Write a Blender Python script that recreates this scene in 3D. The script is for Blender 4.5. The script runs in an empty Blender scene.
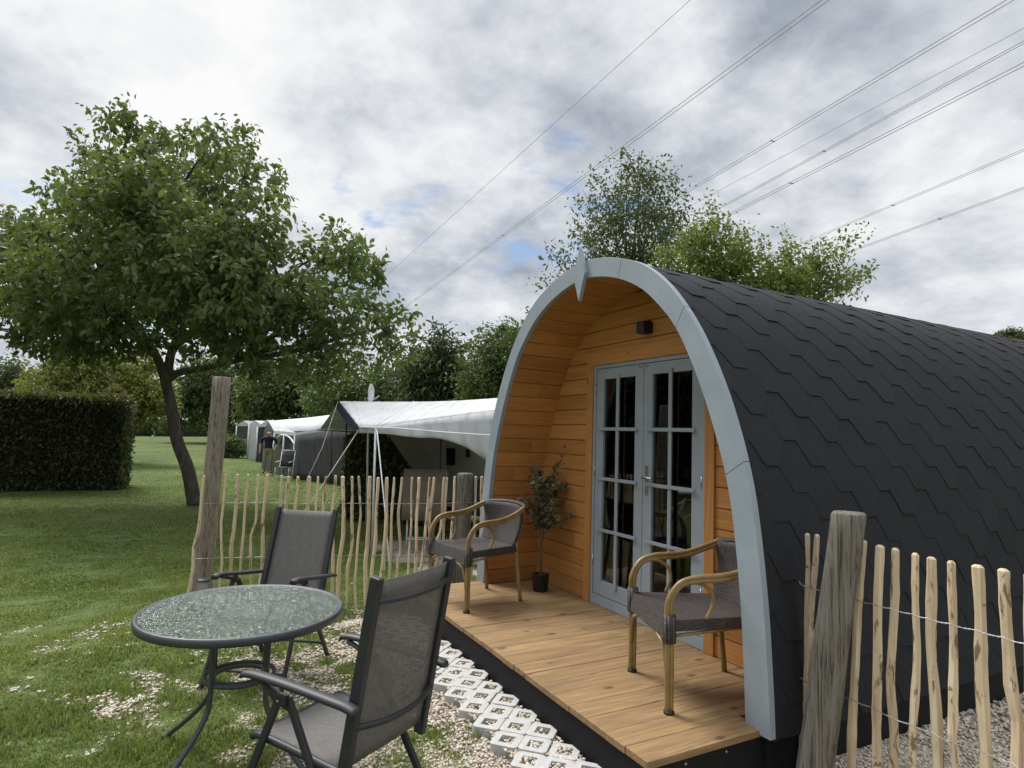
import bpy, bmesh, math, random
import numpy as np
from mathutils import Vector, Matrix, noise as mnoise
R = math.radians
SC = bpy.context.scene
COL = SC.collection

# ------------------------------------------------------------------ camera
F_PX, PITCH, ROLL, YAW = 610.951, .0805478, .0312649, -1.0812134
CAM = np.array([3.5045, -2.4006, 1.6035])
fw = np.array([math.sin(YAW)*math.cos(PITCH), math.cos(YAW)*math.cos(PITCH), math.sin(PITCH)])
r0 = np.array([math.cos(YAW), -math.sin(YAW), 0]); u0 = np.cross(r0, fw)
rt = r0*math.cos(ROLL)+u0*math.sin(ROLL); up = -r0*math.sin(ROLL)+u0*math.cos(ROLL)
cd = bpy.data.cameras.new('camera'); co = bpy.data.objects.new('camera', cd); COL.objects.link(co)
cd.sensor_width = 36; cd.lens = F_PX/1024*36; cd.clip_start = .05; cd.clip_end = 2000
M4 = Matrix(((rt[0], up[0], -fw[0], CAM[0]), (rt[1], up[1], -fw[1], CAM[1]), (rt[2], up[2], -fw[2], CAM[2]), (0, 0, 0, 1)))
co.matrix_world = M4
SC.camera = co
def ray(x, y): return fw+rt*(x-512)/F_PX-up*(y-384)/F_PX
def at(x, y, D): return Vector(CAM+ray(x, y)*D)             # survey: a point seen at (x,y), D metres ahead
def atz(x, y, z):
    d = ray(x, y); return Vector(CAM+d*(z-CAM[2])/d[2])

# ------------------------------------------------------------------ world and sun
SUN_EL, SUN_AZ = R(52), math.atan2(-.86, -.32)              # azimuth as atan2(x, y): sun high beyond the lawn
w = bpy.data.worlds.new('World'); SC.world = w; w.use_nodes = True
nt = w.node_tree; nt.nodes.clear()
def nn(nt, t, **k):
    n = nt.nodes.new(t)
    for a, b in k.items():
        if a.startswith('i_'): n.inputs[a[2:].replace('_', ' ')].default_value = b
        else: setattr(n, a, b)
    return n
def ramp(nt, stops, interp='LINEAR'):
    n = nt.nodes.new('ShaderNodeValToRGB'); e = n.color_ramp.elements; n.color_ramp.interpolation = interp
    while len(e) < len(stops): e.new(.5)
    for q, (p, c) in zip(e, stops):
        q.position = p; q.color = (c, c, c, 1) if not hasattr(c, '__len__') else (*c, 1)
    return n
def math_n(nt, op, a, b=None, clamp=False):
    n = nt.nodes.new('ShaderNodeMath'); n.operation = op; n.use_clamp = clamp
    for i, v in enumerate((a, b)):
        if v is None: continue
        if isinstance(v, (int, float)): n.inputs[i].default_value = v
        else: nt.links.new(v, n.inputs[i])
    return n.outputs[0]
def build_world():
    L = nt.links.new
    out = nn(nt, 'ShaderNodeOutputWorld')
    sky = nn(nt, 'ShaderNodeTexSky', sky_type='NISHITA', sun_disc=False, sun_elevation=SUN_EL, sun_rotation=SUN_AZ)
    b1 = nn(nt, 'ShaderNodeBackground'); b1.inputs[1].default_value = .07
    L(sky.outputs[0], b1.inputs[0])
    tc = nn(nt, 'ShaderNodeTexCoord'); sp = nn(nt, 'ShaderNodeSeparateXYZ'); L(tc.outputs['Generated'], sp.inputs[0])
    zz = math_n(nt, 'ADD', math_n(nt, 'MAXIMUM', sp.outputs[2], 0.0), .30)
    cx = math_n(nt, 'DIVIDE', sp.outputs[0], zz); cy = math_n(nt, 'DIVIDE', sp.outputs[1], zz)
    cv = nn(nt, 'ShaderNodeCombineXYZ'); L(cx, cv.inputs[0]); L(cy, cv.inputs[1]); cv.inputs[2].default_value = 3.7
    def nz(scale, det, rough, dist, off):
        mp = nn(nt, 'ShaderNodeMapping'); L(cv.outputs[0], mp.inputs[0]); mp.inputs['Location'].default_value = off
        n = nn(nt, 'ShaderNodeTexNoise'); L(mp.outputs[0], n.inputs['Vector'])
        n.inputs['Scale'].default_value = scale; n.inputs['Detail'].default_value = det
        n.inputs['Roughness'].default_value = rough; n.inputs['Distortion'].default_value = dist
        return n.outputs[0]
    big = nz(1.0, 6, .5, .1, (2.3, 5.1, 0)); med = nz(2.6, 10, .60, .1, (7, 2.2, 0)); fine = nz(9.0, 6, .6, .2, (1, 1, 4))
    s = math_n(nt, 'ADD', math_n(nt, 'MULTIPLY', big, .50), math_n(nt, 'ADD', math_n(nt, 'MULTIPLY', med, .55), math_n(nt, 'MULTIPLY', fine, .13)))
    # s around .575; grey bases to white tops
    cr = ramp(nt, [(.45, (.20, .222, .258)), (.525, (.30, .32, .355)), (.585, (.40, .415, .44)), (.64, (.485, .495, .505)), (.71, (.545, .545, .545))])
    L(s, cr.inputs[0])
    # lower sky a little paler
    hz = ramp(nt, [(0, .35), (.25, 0)]); L(sp.outputs[2], hz.inputs[0])
    mx = nn(nt, 'ShaderNodeMix', data_type='RGBA'); L(hz.outputs[0], mx.inputs[0]); L(cr.outputs[0], mx.inputs[6]); mx.inputs[7].default_value = (.47, .485, .505, 1)
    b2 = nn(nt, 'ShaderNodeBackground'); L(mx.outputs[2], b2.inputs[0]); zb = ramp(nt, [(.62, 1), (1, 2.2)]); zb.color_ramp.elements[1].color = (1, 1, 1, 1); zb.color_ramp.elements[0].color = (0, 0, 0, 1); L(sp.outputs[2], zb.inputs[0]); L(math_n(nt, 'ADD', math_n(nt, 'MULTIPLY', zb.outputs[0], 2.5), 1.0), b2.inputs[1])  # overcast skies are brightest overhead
    cov = nz(1.35, 9, .58, .3, (3.1, 9.4, 2)); cvr = ramp(nt, [(.31, 0), (.365, 1)]); L(cov, cvr.inputs[0])
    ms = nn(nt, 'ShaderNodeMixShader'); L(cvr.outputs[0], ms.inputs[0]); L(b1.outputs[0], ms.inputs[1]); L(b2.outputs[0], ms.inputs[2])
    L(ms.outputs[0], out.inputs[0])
build_world()
sl = bpy.data.lights.new('sun', 'SUN'); sl.energy = 2.2; sl.angle = R(24); sl.color = (1, .965, .91)
so = bpy.data.objects.new('sun', sl); COL.objects.link(so)
sd = Vector((math.sin(SUN_AZ)*math.cos(SUN_EL), math.cos(SUN_AZ)*math.cos(SUN_EL), math.sin(SUN_EL)))
so.rotation_euler = sd.to_track_quat('Z', 'Y').to_euler(); so.location = (0, 0, 30)
SC.view_settings.view_transform = 'Standard'; SC.view_settings.look = 'None'
SC.view_settings.exposure = 0.84; SC.view_settings.gamma = 1; SC.view_settings.use_curve_mapping = False

# ------------------------------------------------------------------ materials
def newmat(name):
    m = bpy.data.materials.new(name); m.use_nodes = True; t = m.node_tree
    return m, t, t.nodes['Principled BSDF'], t.links.new
def obco(t, scale=(1, 1, 1), useattr=None):
    tc = nn(t, 'ShaderNodeTexCoord'); v = tc.outputs['Object']
    if useattr:
        a = nn(t, 'ShaderNodeAttribute', attribute_name=useattr)
        vm = nn(t, 'ShaderNodeVectorMath', operation='MULTIPLY_ADD')
        t.links.new(a.outputs['Fac'], vm.inputs[0]); vm.inputs[1].default_value = (37, 53, 29); t.links.new(v, vm.inputs[2]); v = vm.outputs[0]
    mp = nn(t, 'ShaderNodeMapping'); t.links.new(v, mp.inputs[0]); mp.inputs['Scale'].default_value = scale
    return mp.outputs[0]
def tex(t, v, scale, det=4, rough=.55, dist=0.):
    n = nn(t, 'ShaderNodeTexNoise'); t.links.new(v, n.inputs['Vector'])
    n.inputs['Scale'].default_value = scale; n.inputs['Detail'].default_value = det
    n.inputs['Roughness'].default_value = rough; n.inputs['Distortion'].default_value = dist
    return n.outputs[0]
def bump(t, h, b, strength, dist=.01, prev=None):
    n = nn(t, 'ShaderNodeBump'); n.inputs['Strength'].default_value = strength; n.inputs['Distance'].default_value = dist
    t.links.new(h, n.inputs['Height'])
    if prev: t.links.new(prev, n.inputs['Normal'])
    t.links.new(n.outputs[0], b.inputs['Normal']); return n.outputs[0]
def mixc(t, f, a, b, mode='MIX'):
    n = nn(t, 'ShaderNodeMix', data_type='RGBA', blend_type=mode)
    for i, v in ((0, f), (6, a), (7, b)):
        if isinstance(v, (int, float)): n.inputs[i].default_value = v
        elif isinstance(v, tuple): n.inputs[i].default_value = (*v, 1)
        else: t.links.new(v, n.inputs[i])
    return n.outputs[2]
def pmat(name, c, rough=.6, c2=None, ns=8., bs=0., bscale=60., metal=0., stretch=(1, 1, 1), spec=.5, det=5, attr=None):
    m, t, b, L = newmat(name)
    v = obco(t, stretch, attr)
    c2 = c2 or tuple(x*.72 for x in c)
    rp = ramp(t, [(.32, c2), (.68, c)]); L(tex(t, v, ns, det, .6, .2), rp.inputs[0]); L(rp.outputs[0], b.inputs['Base Color'])
    b.inputs['Roughness'].default_value = rough; b.inputs['Metallic'].default_value = metal
    b.inputs['Specular IOR Level'].default_value = spec
    if bs: bump(t, tex(t, v, bscale, 3, .6), b, bs, .004)
    return m
def woodmat(name, axis, c, dark, knot=True, rough=.55, gscale=1., spec=.4, bs=.25, attrvar=.28, blotch=None):
    """planks: grain along axis; face attribute rnd shifts the grain and the tone board by board"""
    m, t, b, L = newmat(name)
    st = [52, 52, 52]; st[axis] = 1.9
    v = obco(t, tuple(s*gscale for s in st), 'rnd'); v1 = obco(t, (1, 1, 1), 'rnd')
    g = tex(t, v, 1.0, 6, .62, .9)
    st2 = [9, 9, 9]; st2[axis] = .9
    g2 = tex(t, obco(t, tuple(st2), 'rnd'), 1.0, 3, .5, .6)
    rp = ramp(t, [(.28, dark), (.5, tuple((x*.6+y*.4) for x, y in zip(c, dark))), (.68, c)]); L(g, rp.inputs[0])
    colr = mixc(t, math_n(t, 'MULTIPLY', g2, .55), rp.outputs[0], c)
    a = nn(t, 'ShaderNodeAttribute', attribute_name='rnd')
    fr = nn(t, 'ShaderNodeMath', operation='FRACT'); L(math_n(t, 'MULTIPLY', a.outputs['Fac'], 7.31), fr.inputs[0])
    k = math_n(t, 'ADD', math_n(t, 'MULTIPLY', fr.outputs[0], attrvar), 1-attrvar*.6)
    hs = nn(t, 'ShaderNodeHueSaturation'); L(colr, hs.inputs['Color']); L(k, hs.inputs['Value']); colr = hs.outputs[0]
    if blotch:
        bl2 = ramp(t, [(.55, 0), (.75, 1)]); L(tex(t, obco(t, (14, 1.6, 14), 'rnd'), 1., 5, .65, .8), bl2.inputs[0])
        colr = mixc(t, math_n(t, 'MULTIPLY', bl2.outputs[0], .5), colr, (.50, .36, .21))
        bl = ramp(t, [(.42, 0), (.68, 1)]); L(tex(t, obco(t, (11, 2.4, 11), 'rnd'), 1., 6, .68, .6), bl.inputs[0])
        colr = mixc(t, math_n(t, 'MULTIPLY', bl.outputs[0], .72), colr, blotch)
    if knot:
        vo = nn(t, 'ShaderNodeTexVoronoi'); st3 = [7, 7, 7]; st3[axis] = 3.6
        L(obco(t, tuple(st3), 'rnd'), vo.inputs['Vector']); vo.inputs['Scale'].default_value = 1
        kr = ramp(t, [(.06, 1), (.15, 0)]); L(vo.outputs['Distance'], kr.inputs[0])
        colr = mixc(t, math_n(t, 'MULTIPLY', kr.outputs[0], .75), colr, tuple(x*.35 for x in dark))
    L(colr, b.inputs['Base Color']); b.inputs['Roughness'].default_value = rough; b.inputs['Specular IOR Level'].default_value = spec
    bump(t, g, b, bs, .003)
    return m
def leafmat(name, c, c2, trans=.35, rough=.5, spec=.35):
    m = bpy.data.materials.new(name); m.use_nodes = True; t = m.node_tree; b = t.nodes['Principled BSDF']; L = t.links.new
    a = nn(t, 'ShaderNodeAttribute', attribute_name='rnd')
    col = mixc(t, a.outputs['Fac'], c, c2)
    L(col, b.inputs['Base Color']); b.inputs['Roughness'].default_value = rough; b.inputs['Specular IOR Level'].default_value = spec
    tr = nn(t, 'ShaderNodeBsdfTranslucent'); hs = nn(t, 'ShaderNodeHueSaturation', i_Saturation=1.1, i_Value=1.5); L(col, hs.inputs['Color'])
    mx = mixc(t, .4, hs.outputs[0], (.22, .30, .04)); L(mx, tr.inputs[0])
    ms = nn(t, 'ShaderNodeMixShader'); ms.inputs[0].default_value = trans; L(b.outputs[0], ms.inputs[1]); L(tr.outputs[0], ms.inputs[2])
    L(ms.outputs[0], t.nodes['Material Output'].inputs[0]); return m

M = {}
M['orange_y'] = woodmat('stained_spruce_y', 1, (.50, .240, .072), (.28, .105, .026))
M['orange_x'] = woodmat('stained_spruce_x', 0, (.50, .240, .072), (.28, .105, .026))
M['orange_z'] = woodmat('stained_spruce_z', 2, (.50, .240, .072), (.30, .115, .030))
M['deck'] = woodmat('deck_boards', 1, (.37, .235, .106), (.125, .070, .028), rough=.62, attrvar=.26, blotch=(.15, .095, .05), bs=.6)
M['paint'] = pmat('grey_blue_paint', (.305, .352, .392), .5, (.255, .297, .335), 3.5, .18, 70, stretch=(1, 1, 1))
M['paint_dark'] = pmat('grey_blue_paint_door', (.30, .345, .385), .4, (.26, .30, .34), 4, .08, 90)
M['black'] = pmat('black_board', (.008, .008, .010), .7, None, 20, .15, 60, spec=.25)
M['blackmetal'] = pmat('black_metal', (.012, .012, .013), .4, None, 20, .05, 200)
M['steel'] = pmat('brushed_steel', (.55, .55, .55), .3, (.4, .4, .4), 30, metal=1.)
M['alu'] = pmat('charcoal_powder_coat', (.026, .027, .031), .52, (.020, .021, .024), 18, .08, 400, spec=.5)
M['tablemetal'] = pmat('slate_grey_powder_coat', (.062, .067, .075), .42, (.05, .054, .06), 18, .08, 400, spec=.5)
M['galv'] = pmat('galvanised_wire', (.42, .43, .44), .4, (.3, .3, .31), 60, metal=.8)
M['bamboo'] = pmat('bamboo_look_tube', (.31, .205, .078), .38, (.17, .105, .038), 9, .15, 90, spec=.6)
M['white'] = pmat('white_metal', (.75, .76, .77), .45, (.62, .63, .64), 10)
M['concrete'] = pmat('pale_concrete', (.50, .49, .465), .85, (.37, .36, .345), 16, .6, 150)
M['potplastic'] = pmat('black_plastic', (.010, .010, .011), .45, None, 10)
M['soil'] = pmat('soil', (.06, .04, .025), .9, None, 80, .8, 120)
M['bark'] = pmat('bark', (.115, .095, .075), .9, (.040, .032, .025), 14, 1., 30, stretch=(1, 1, .25))
M['rope'] = pmat('guy_rope', (.55, .50, .42), .8)
M['skin'] = pmat('skin', (.50, .28, .20), .55)
M['navy'] = pmat('navy_cloth', (.012, .013, .03), .85)
M['khaki'] = pmat('khaki_cloth', (.30, .26, .17), .85)
M['tan'] = pmat('tan_cover', (.23, .20, .15), .85, None, 5, .5, 12)
M['caravan'] = pmat('cream_caravan_skin', (.33, .33, .26), .45, (.30, .30, .24), 3)
M['darkglass'] = pmat('dark_window', (.02, .02, .02), .15)
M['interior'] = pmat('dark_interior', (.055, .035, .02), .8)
M['bark_light'] = pmat('twig_bark', (.16, .11, .07), .9, (.08, .055, .035), 30, .5, 60)

def cloth(name, c, trans=.25, wr=.5, sc=4.):
    m, t, b, L = newmat(name); v = obco(t)
    rp = ramp(t, [(.3, tuple(x*.86 for x in c)), (.7, c)]); L(tex(t, v, 1.8, 4), rp.inputs[0]); L(rp.outputs[0], b.inputs['Base Color'])
    b.inputs['Roughness'].default_value = .8; b.inputs['Specular IOR Level'].default_value = .2
    wv = nn(t, 'ShaderNodeTexWave', wave_type='BANDS', bands_direction='DIAGONAL'); L(obco(t, (1, 1, .5)), wv.inputs[0])
    wv.inputs['Scale'].default_value = sc; wv.inputs['Distortion'].default_value = 5; wv.inputs['Detail'].default_value = 3
    bump(t, wv.outputs['Fac'], b, wr, .03)
    tr = nn(t, 'ShaderNodeBsdfTranslucent'); L(rp.outputs[0], tr.inputs[0])
    ms = nn(t, 'ShaderNodeMixShader'); ms.inputs[0].default_value = trans; L(b.outputs[0], ms.inputs[1]); L(tr.outputs[0], ms.inputs[2])
    L(ms.outputs[0], t.nodes['Material Output'].inputs[0]); return m
M['canvas'] = cloth('pale_canvas', (.68, .69, .69), .22, .9, 1.6)
M['whitecanvas'] = cloth('white_canvas', (.86, .87, .88), .32, .3, 1.0)
M['greycanvas'] = cloth('grey_canvas', (.085, .085, .09), .05, 1., 1.1)
M['beigecanvas'] = cloth('beige_canvas', (.20, .18, .16), .1, .3, 1.5)
M['navytrim'] = cloth('navy_trim', (.008, .010, .026), 0, .1)

def textilene():
    m, t, b, L = newmat('textilene_mesh'); v = obco(t)
    rp = ramp(t, [(.3, (.125, .116, .110)), (.7, (.185, .174, .165))]); L(tex(t, v, 60, 4, .7), rp.inputs[0]); L(rp.outputs[0], b.inputs['Base Color'])
    b.inputs['Roughness'].default_value = .62; b.inputs['Specular IOR Level'].default_value = .4
    wv = nn(t, 'ShaderNodeTexVoronoi'); L(v, wv.inputs['Vector']); wv.inputs['Scale'].default_value = 330; bump(t, wv.outputs['Distance'], b, .6, .002)
    tp = nn(t, 'ShaderNodeBsdfTransparent'); ms = nn(t, 'ShaderNodeMixShader'); ms.inputs[0].default_value = .19
    L(b.outputs[0], ms.inputs[1]); L(tp.outputs[0], ms.inputs[2]); L(ms.outputs[0], t.nodes['Material Output'].inputs[0]); return m
M['textilene'] = textilene()
def glassmat(name, tint, rough, ripple=0., diffuse=0., ior=1.5, dcol=(.3, .4, .36)):
    m = bpy.data.materials.new(name); m.use_nodes = True; t = m.node_tree; t.nodes.remove(t.nodes['Principled BSDF']); L = t.links.new
    tp = nn(t, 'ShaderNodeBsdfTransparent'); tp.inputs[0].default_value = (*tint, 1)
    gl = nn(t, 'ShaderNodeBsdfGlossy'); gl.inputs['Roughness'].default_value = rough
    fr = nn(t, 'ShaderNodeFresnel'); fr.inputs[0].default_value = ior
    if ripple:
        bp = nn(t, 'ShaderNodeBump'); bp.inputs['Strength'].default_value = ripple; bp.inputs['Distance'].default_value = .012
        L(tex(t, obco(t), 42, 3, .6, 1.2), bp.inputs['Height']); L(bp.outputs[0], gl.inputs['Normal']); L(bp.outputs[0], fr.inputs['Normal'])
    ms = nn(t, 'ShaderNodeMixShader'); L(fr.outputs[0], ms.inputs[0])
    base = tp.outputs[0]
    if diffuse:
        df = nn(t, 'ShaderNodeBsdfDiffuse'); df.inputs[0].default_value = (*dcol, 1)
        m2 = nn(t, 'ShaderNodeMixShader'); m2.inputs[0].default_value = diffuse; L(base, m2.inputs[1]); L(df.outputs[0], m2.inputs[2]); base = m2.outputs[0]
    L(base, ms.inputs[1]); L(gl.outputs[0], ms.inputs[2]); L(ms.outputs[0], t.nodes['Material Output'].inputs[0]); return m
M['paneglass'] = glassmat('pane_glass', (.72, .74, .74), .0, ior=1.9)
M['tableglass'] = glassmat('rippled_table_glass', (.36, .50, .43), .09, ripple=1., diffuse=.48, ior=1.9, dcol=(.050, .095, .070))
M['jarglass'] = glassmat('jar_glass', (.8, .8, .8), .05, diffuse=.4, dcol=(.6, .6, .6))
def roofmat():
    m, t, b, L = newmat('bitumen_shingle'); v = obco(t); v2 = obco(t, (1, 1, 1), 'rnd')
    a = nn(t, 'ShaderNodeAttribute', attribute_name='rnd')
    n1 = tex(t, v, 170, 4, .85); n2 = tex(t, v2, 3.0, 4, .6)
    rp = ramp(t, [(.3, (.008, .0083, .0100)), (.55, (.0180, .0187, .0222)), (.72, (.070, .073, .085))]); L(n1, rp.inputs[0])
    k = math_n(t, 'ADD', math_n(t, 'MULTIPLY', a.outputs['Fac'], .10), math_n(t, 'ADD', math_n(t, 'MULTIPLY', n2, .5), .66))
    hs = nn(t, 'ShaderNodeHueSaturation'); L(rp.outputs[0], hs.inputs['Color']); L(k, hs.inputs['Value']); L(hs.outputs[0], b.inputs['Base Color'])
    b.inputs['Roughness'].default_value = .9; b.inputs['Specular IOR Level'].default_value = .35; bump(t, n1, b, .7, .003); return m
M['roof'] = roofmat()
def wickermat():
    m, t, b, L = newmat('grey_brown_wicker')
    uv = nn(t, 'ShaderNodeUVMap', uv_map='uv'); mp = nn(t, 'ShaderNodeMapping'); L(uv.outputs[0], mp.inputs[0]); mp.inputs['Scale'].default_value = (1, 1, 1)
    br = nn(t, 'ShaderNodeTexBrick'); L(mp.outputs[0], br.inputs[0]); br.offset = .5
    br.inputs['Scale'].default_value = 1; br.inputs['Mortar Size'].default_value = .16; br.inputs['Mortar Smooth'].default_value = .8; br.inputs['Brick Width'].default_value = .85; br.inputs['Row Height'].default_value = .5
    br.inputs['Color1'].default_value = (.150, .128, .124, 1); br.inputs['Color2'].default_value = (.060, .050, .050, 1); br.inputs['Mortar'].default_value = (.016, .013, .012, 1)
    rp = mixc(t, .5, br.outputs['Color'], (1.3, 1.25, 1.2), 'MULTIPLY'); L(rp, b.inputs['Base Color']); b.inputs['Roughness'].default_value = .5
    bn = nn(t, 'ShaderNodeBump', invert=True); bn.inputs['Strength'].default_value = .9; bn.inputs['Distance'].default_value = .006
    L(br.outputs['Fac'], bn.inputs['Height']); L(bn.outputs[0], b.inputs['Normal']); return m
M['wicker'] = wickermat()
def palemat():
    m, t, b, L = newmat('peeled_chestnut')
    v = obco(t, (45, 45, 2.2), None); oi = nn(t, 'ShaderNodeObjectInfo')
    vm = nn(t, 'ShaderNodeVectorMath', operation='MULTIPLY_ADD'); L(oi.outputs['Random'], vm.inputs[0]); vm.inputs[1].default_value = (91, 57, 33); L(v, vm.inputs[2])
    g = tex(t, vm.outputs[0], 1, 5, .6, .5); rp = ramp(t, [(.3, (.43, .31, .19)), (.5, (.62, .49, .325)), (.7, (.72, .61, .44))]); L(g, rp.inputs[0])
    v2 = obco(t, (22, 22, 5.5)); vm2 = nn(t, 'ShaderNodeVectorMath', operation='MULTIPLY_ADD'); L(oi.outputs['Random'], vm2.inputs[0]); vm2.inputs[1].default_value = (17, 71, 39); L(v2, vm2.inputs[2])
    br = ramp(t, [(.57, 0), (.63, 1)]); L(tex(t, vm2.outputs[0], 1, 4, .7, .8), br.inputs[0])
    c = mixc(t, math_n(t, 'MULTIPLY', br.outputs[0], .85), rp.outputs[0], (.13, .068, .032))
    hs = nn(t, 'ShaderNodeHueSaturation'); L(c, hs.inputs['Color']); L(math_n(t, 'ADD', math_n(t, 'MULTIPLY', oi.outputs['Random'], .25), .85), hs.inputs['Value']); L(hs.outputs[0], b.inputs['Base Color'])
    b.inputs['Roughness'].default_value = .75; bump(t, g, b, .5, .004); return m
M['pale'] = palemat()
def postmat(name, c, d, mo):
    m, t, b, L = newmat(name); v = obco(t, (60, 60, 2.0)); g0 = tex(t, v, 1, 8, .75, .5); g = math_n(t, 'ADD', math_n(t, 'MULTIPLY', g0, .6), math_n(t, 'MULTIPLY', tex(t, obco(t, (150, 150, 4)), 1, 4, .6, .3), .4))
    rp = ramp(t, [(.41, tuple(x*.12 for x in d)), (.46, d), (.51, tuple((x+y)/2 for x, y in zip(c, d))), (.60, c)]); L(g, rp.inputs[0])
    c3 = mixc(t, math_n(t, 'MULTIPLY', tex(t, obco(t), 6, 4), .45), rp.outputs[0], mo); L(c3, b.inputs['Base Color'])
    b.inputs['Roughness'].default_value = .9; bump(t, g, b, 1., .012); return m
M['post'] = postmat('weathered_post', (.27, .245, .215), (.13, .115, .10), (.16, .145, .10))
M['post2'] = postmat('weathered_post_pale', (.36, .315, .27), (.20, .17, .14), (.25, .20, .15))

# ------------------------------------------------------------------ mesh helpers
class MB:
    def __init__(s): s.v = []; s.f = []; s.r = []; s.uv = []; s.sm = []
    def add(s, vs, fs, rnd=0., uv=None, smooth=False):
        o = len(s.v); s.v += [tuple(v) for v in vs]
        for i, f in enumerate(fs):
            s.f.append(tuple(o+k for k in f)); s.r.append(rnd[i] if hasattr(rnd, '__len__') else rnd); s.sm.append(smooth)
            s.uv += [uv[k] for k in f] if uv is not None else [(0, 0)]*len(f)
        return s
    def box(s, lo, hi, rnd=0., rot=None, c=None):
        vs = [Vector((x, y, z)) for z in (lo[2], hi[2]) for y in (lo[1], hi[1]) for x in (lo[0], hi[0])]
        if rot: vs = [rot @ v for v in vs]
        if c: vs = [v+Vector(c) for v in vs]
        return s.add(vs, [(0, 2, 3, 1), (4, 5, 7, 6), (0, 1, 5, 4), (1, 3, 7, 5), (3, 2, 6, 7), (2, 0, 4, 6)], rnd)
    def tube(s, pts, rad, seg=10, rnd=0., closed=False, flat=1., cap=True):
        pts = [Vector(p) for p in pts]; n = len(pts)
        rads = rad if hasattr(rad, '__len__') else [rad]*n
        T = []
        for i in range(n):
            if closed: d = pts[(i+1) % n]-pts[i-1]
            else: d = pts[min(i+1, n-1)]-pts[max(i-1, 0)]
            T.append(d.normalized())
        a = Vector((0, 0, 1)) if abs(T[0].z) < .9 else Vector((1, 0, 0))
        nrm = (a-T[0]*a.dot(T[0])).normalized(); vs = []; uv = []; acc = 0.
        for i in range(n):
            nrm = (nrm-T[i]*nrm.dot(T[i])).normalized(); bi = T[i].cross(nrm)
            if i: acc += (pts[i]-pts[i-1]).length
            for k in range(seg):
                an = 2*math.pi*k/seg; vs.append(pts[i]+(nrm*math.cos(an)+bi*math.sin(an)*flat)*rads[i]); uv.append((acc*90, k*2./seg*2))
        fs = []
        for i in range(n if closed else n-1):
            j = (i+1) % n
            for k in range(seg): fs.append((i*seg+k, i*seg+(k+1) % seg, j*seg+(k+1) % seg, j*seg+k))
        if cap and not closed: fs += [tuple(range(seg))[::-1], tuple((n-1)*seg+k for k in range(seg))]
        return s.add(vs, fs, rnd, uv, True)
    def grid(s, P, rnd=0., uvs=(1, 1), smooth=True, flip=False):
        n, m = len(P), len(P[0]); vs = [p for row in P for p in row]
        uv = [(j/(m-1)*uvs[0], i/(n-1)*uvs[1]) for i in range(n) for j in range(m)]
        fs = [(i*m+j, i*m+j+1, (i+1)*m+j+1, (i+1)*m+j) for i in range(n-1) for j in range(m-1)]
        if flip: fs = [f[::-1] for f in fs]
        return s.add(vs, fs, rnd, uv, smooth)
    def prism(s, poly, d0, d1, axes=(0, 2, 1), rnd=0.):
        n = len(poly); vs = []
        for d in (d0, d1):
            for a, b in poly:
                v = [0, 0, 0]; v[axes[0]] = a; v[axes[1]] = b; v[axes[2]] = d; vs.append(v)
        fs = [tuple(range(n)), tuple(range(2*n-1, n-1, -1))]+[(i, i+n, (i+1) % n+n, (i+1) % n) for i in range(n)]
        return s.add(vs, fs, rnd)
    def build(s, name, mat, parent=None, loc=None, bev=0., sub=0, solid=0., fix=True, autos=True):
        me = bpy.data.meshes.new(name); me.from_pydata(s.v, [], s.f); me.update()
        a = me.attributes.new('rnd', 'FLOAT', 'FACE'); a.data.foreach_set('value', s.r)
        u = me.uv_layers.new(name='uv'); u.data.foreach_set('uv', [c for p in s.uv for c in p])
        me.polygons.foreach_set('use_smooth', s.sm)
        if fix:
            bm = bmesh.new(); bm.from_mesh(me); bmesh.ops.recalc_face_normals(bm, faces=bm.faces); bm.to_mesh(me); bm.free()
        me.materials.append(M[mat] if isinstance(mat, str) else mat)
        o = bpy.data.objects.new(name, me); COL.objects.link(o)
        if parent: o.parent = parent
        if loc: o.location = loc
        if solid: q = o.modifiers.new('s', 'SOLIDIFY'); q.thickness = solid; q.offset = 0
        if sub: q = o.modifiers.new('d', 'SUBSURF'); q.levels = sub; q.render_levels = sub
        if bev: q = o.modifiers.new('b', 'BEVEL'); q.width = bev; q.segments = 2; q.limit_method = 'ANGLE'; q.angle_limit = R(40)
        return o
def tag(o, label=None, cat=None, group=None, kind=None):
    if label: o['label'] = label
    if cat: o['category'] = cat
    if group: o['group'] = group
    if kind: o['kind'] = kind
    return o
def thing(name, label, cat, loc=(0, 0, 0), rz=0., group=None):
    o = bpy.data.objects.new(name, None); COL.objects.link(o); o.location = loc; o.rotation_euler = (0, 0, rz); o.empty_display_size = .2
    return tag(o, label, cat, group)
def copy_thing(root, loc, rz, label):
    r = root.copy(); COL.objects.link(r); r.location = loc; r.rotation_euler = (0, 0, rz); r['label'] = label
    for ch in list(root.children):
        c = ch.copy(); COL.objects.link(c); c.parent = r
        for g in list(ch.children):
            d = g.copy(); COL.objects.link(d); d.parent = c
    return r
def spline(P, n):
    P = [Vector(p) for p in P]; Q = [P[0]*2-P[1]]+P+[P[-1]*2-P[-2]]; out = []
    for i in range(1, len(Q)-2):
        for k in range(n):
            t = k/n; a, b, c, d = Q[i-1:i+3]
            out.append(.5*((2*b)+(c-a)*t+(2*a-5*b+4*c-d)*t*t+(3*b-a-3*c+d)*t**3))
    return out+[P[-1]]
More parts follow.
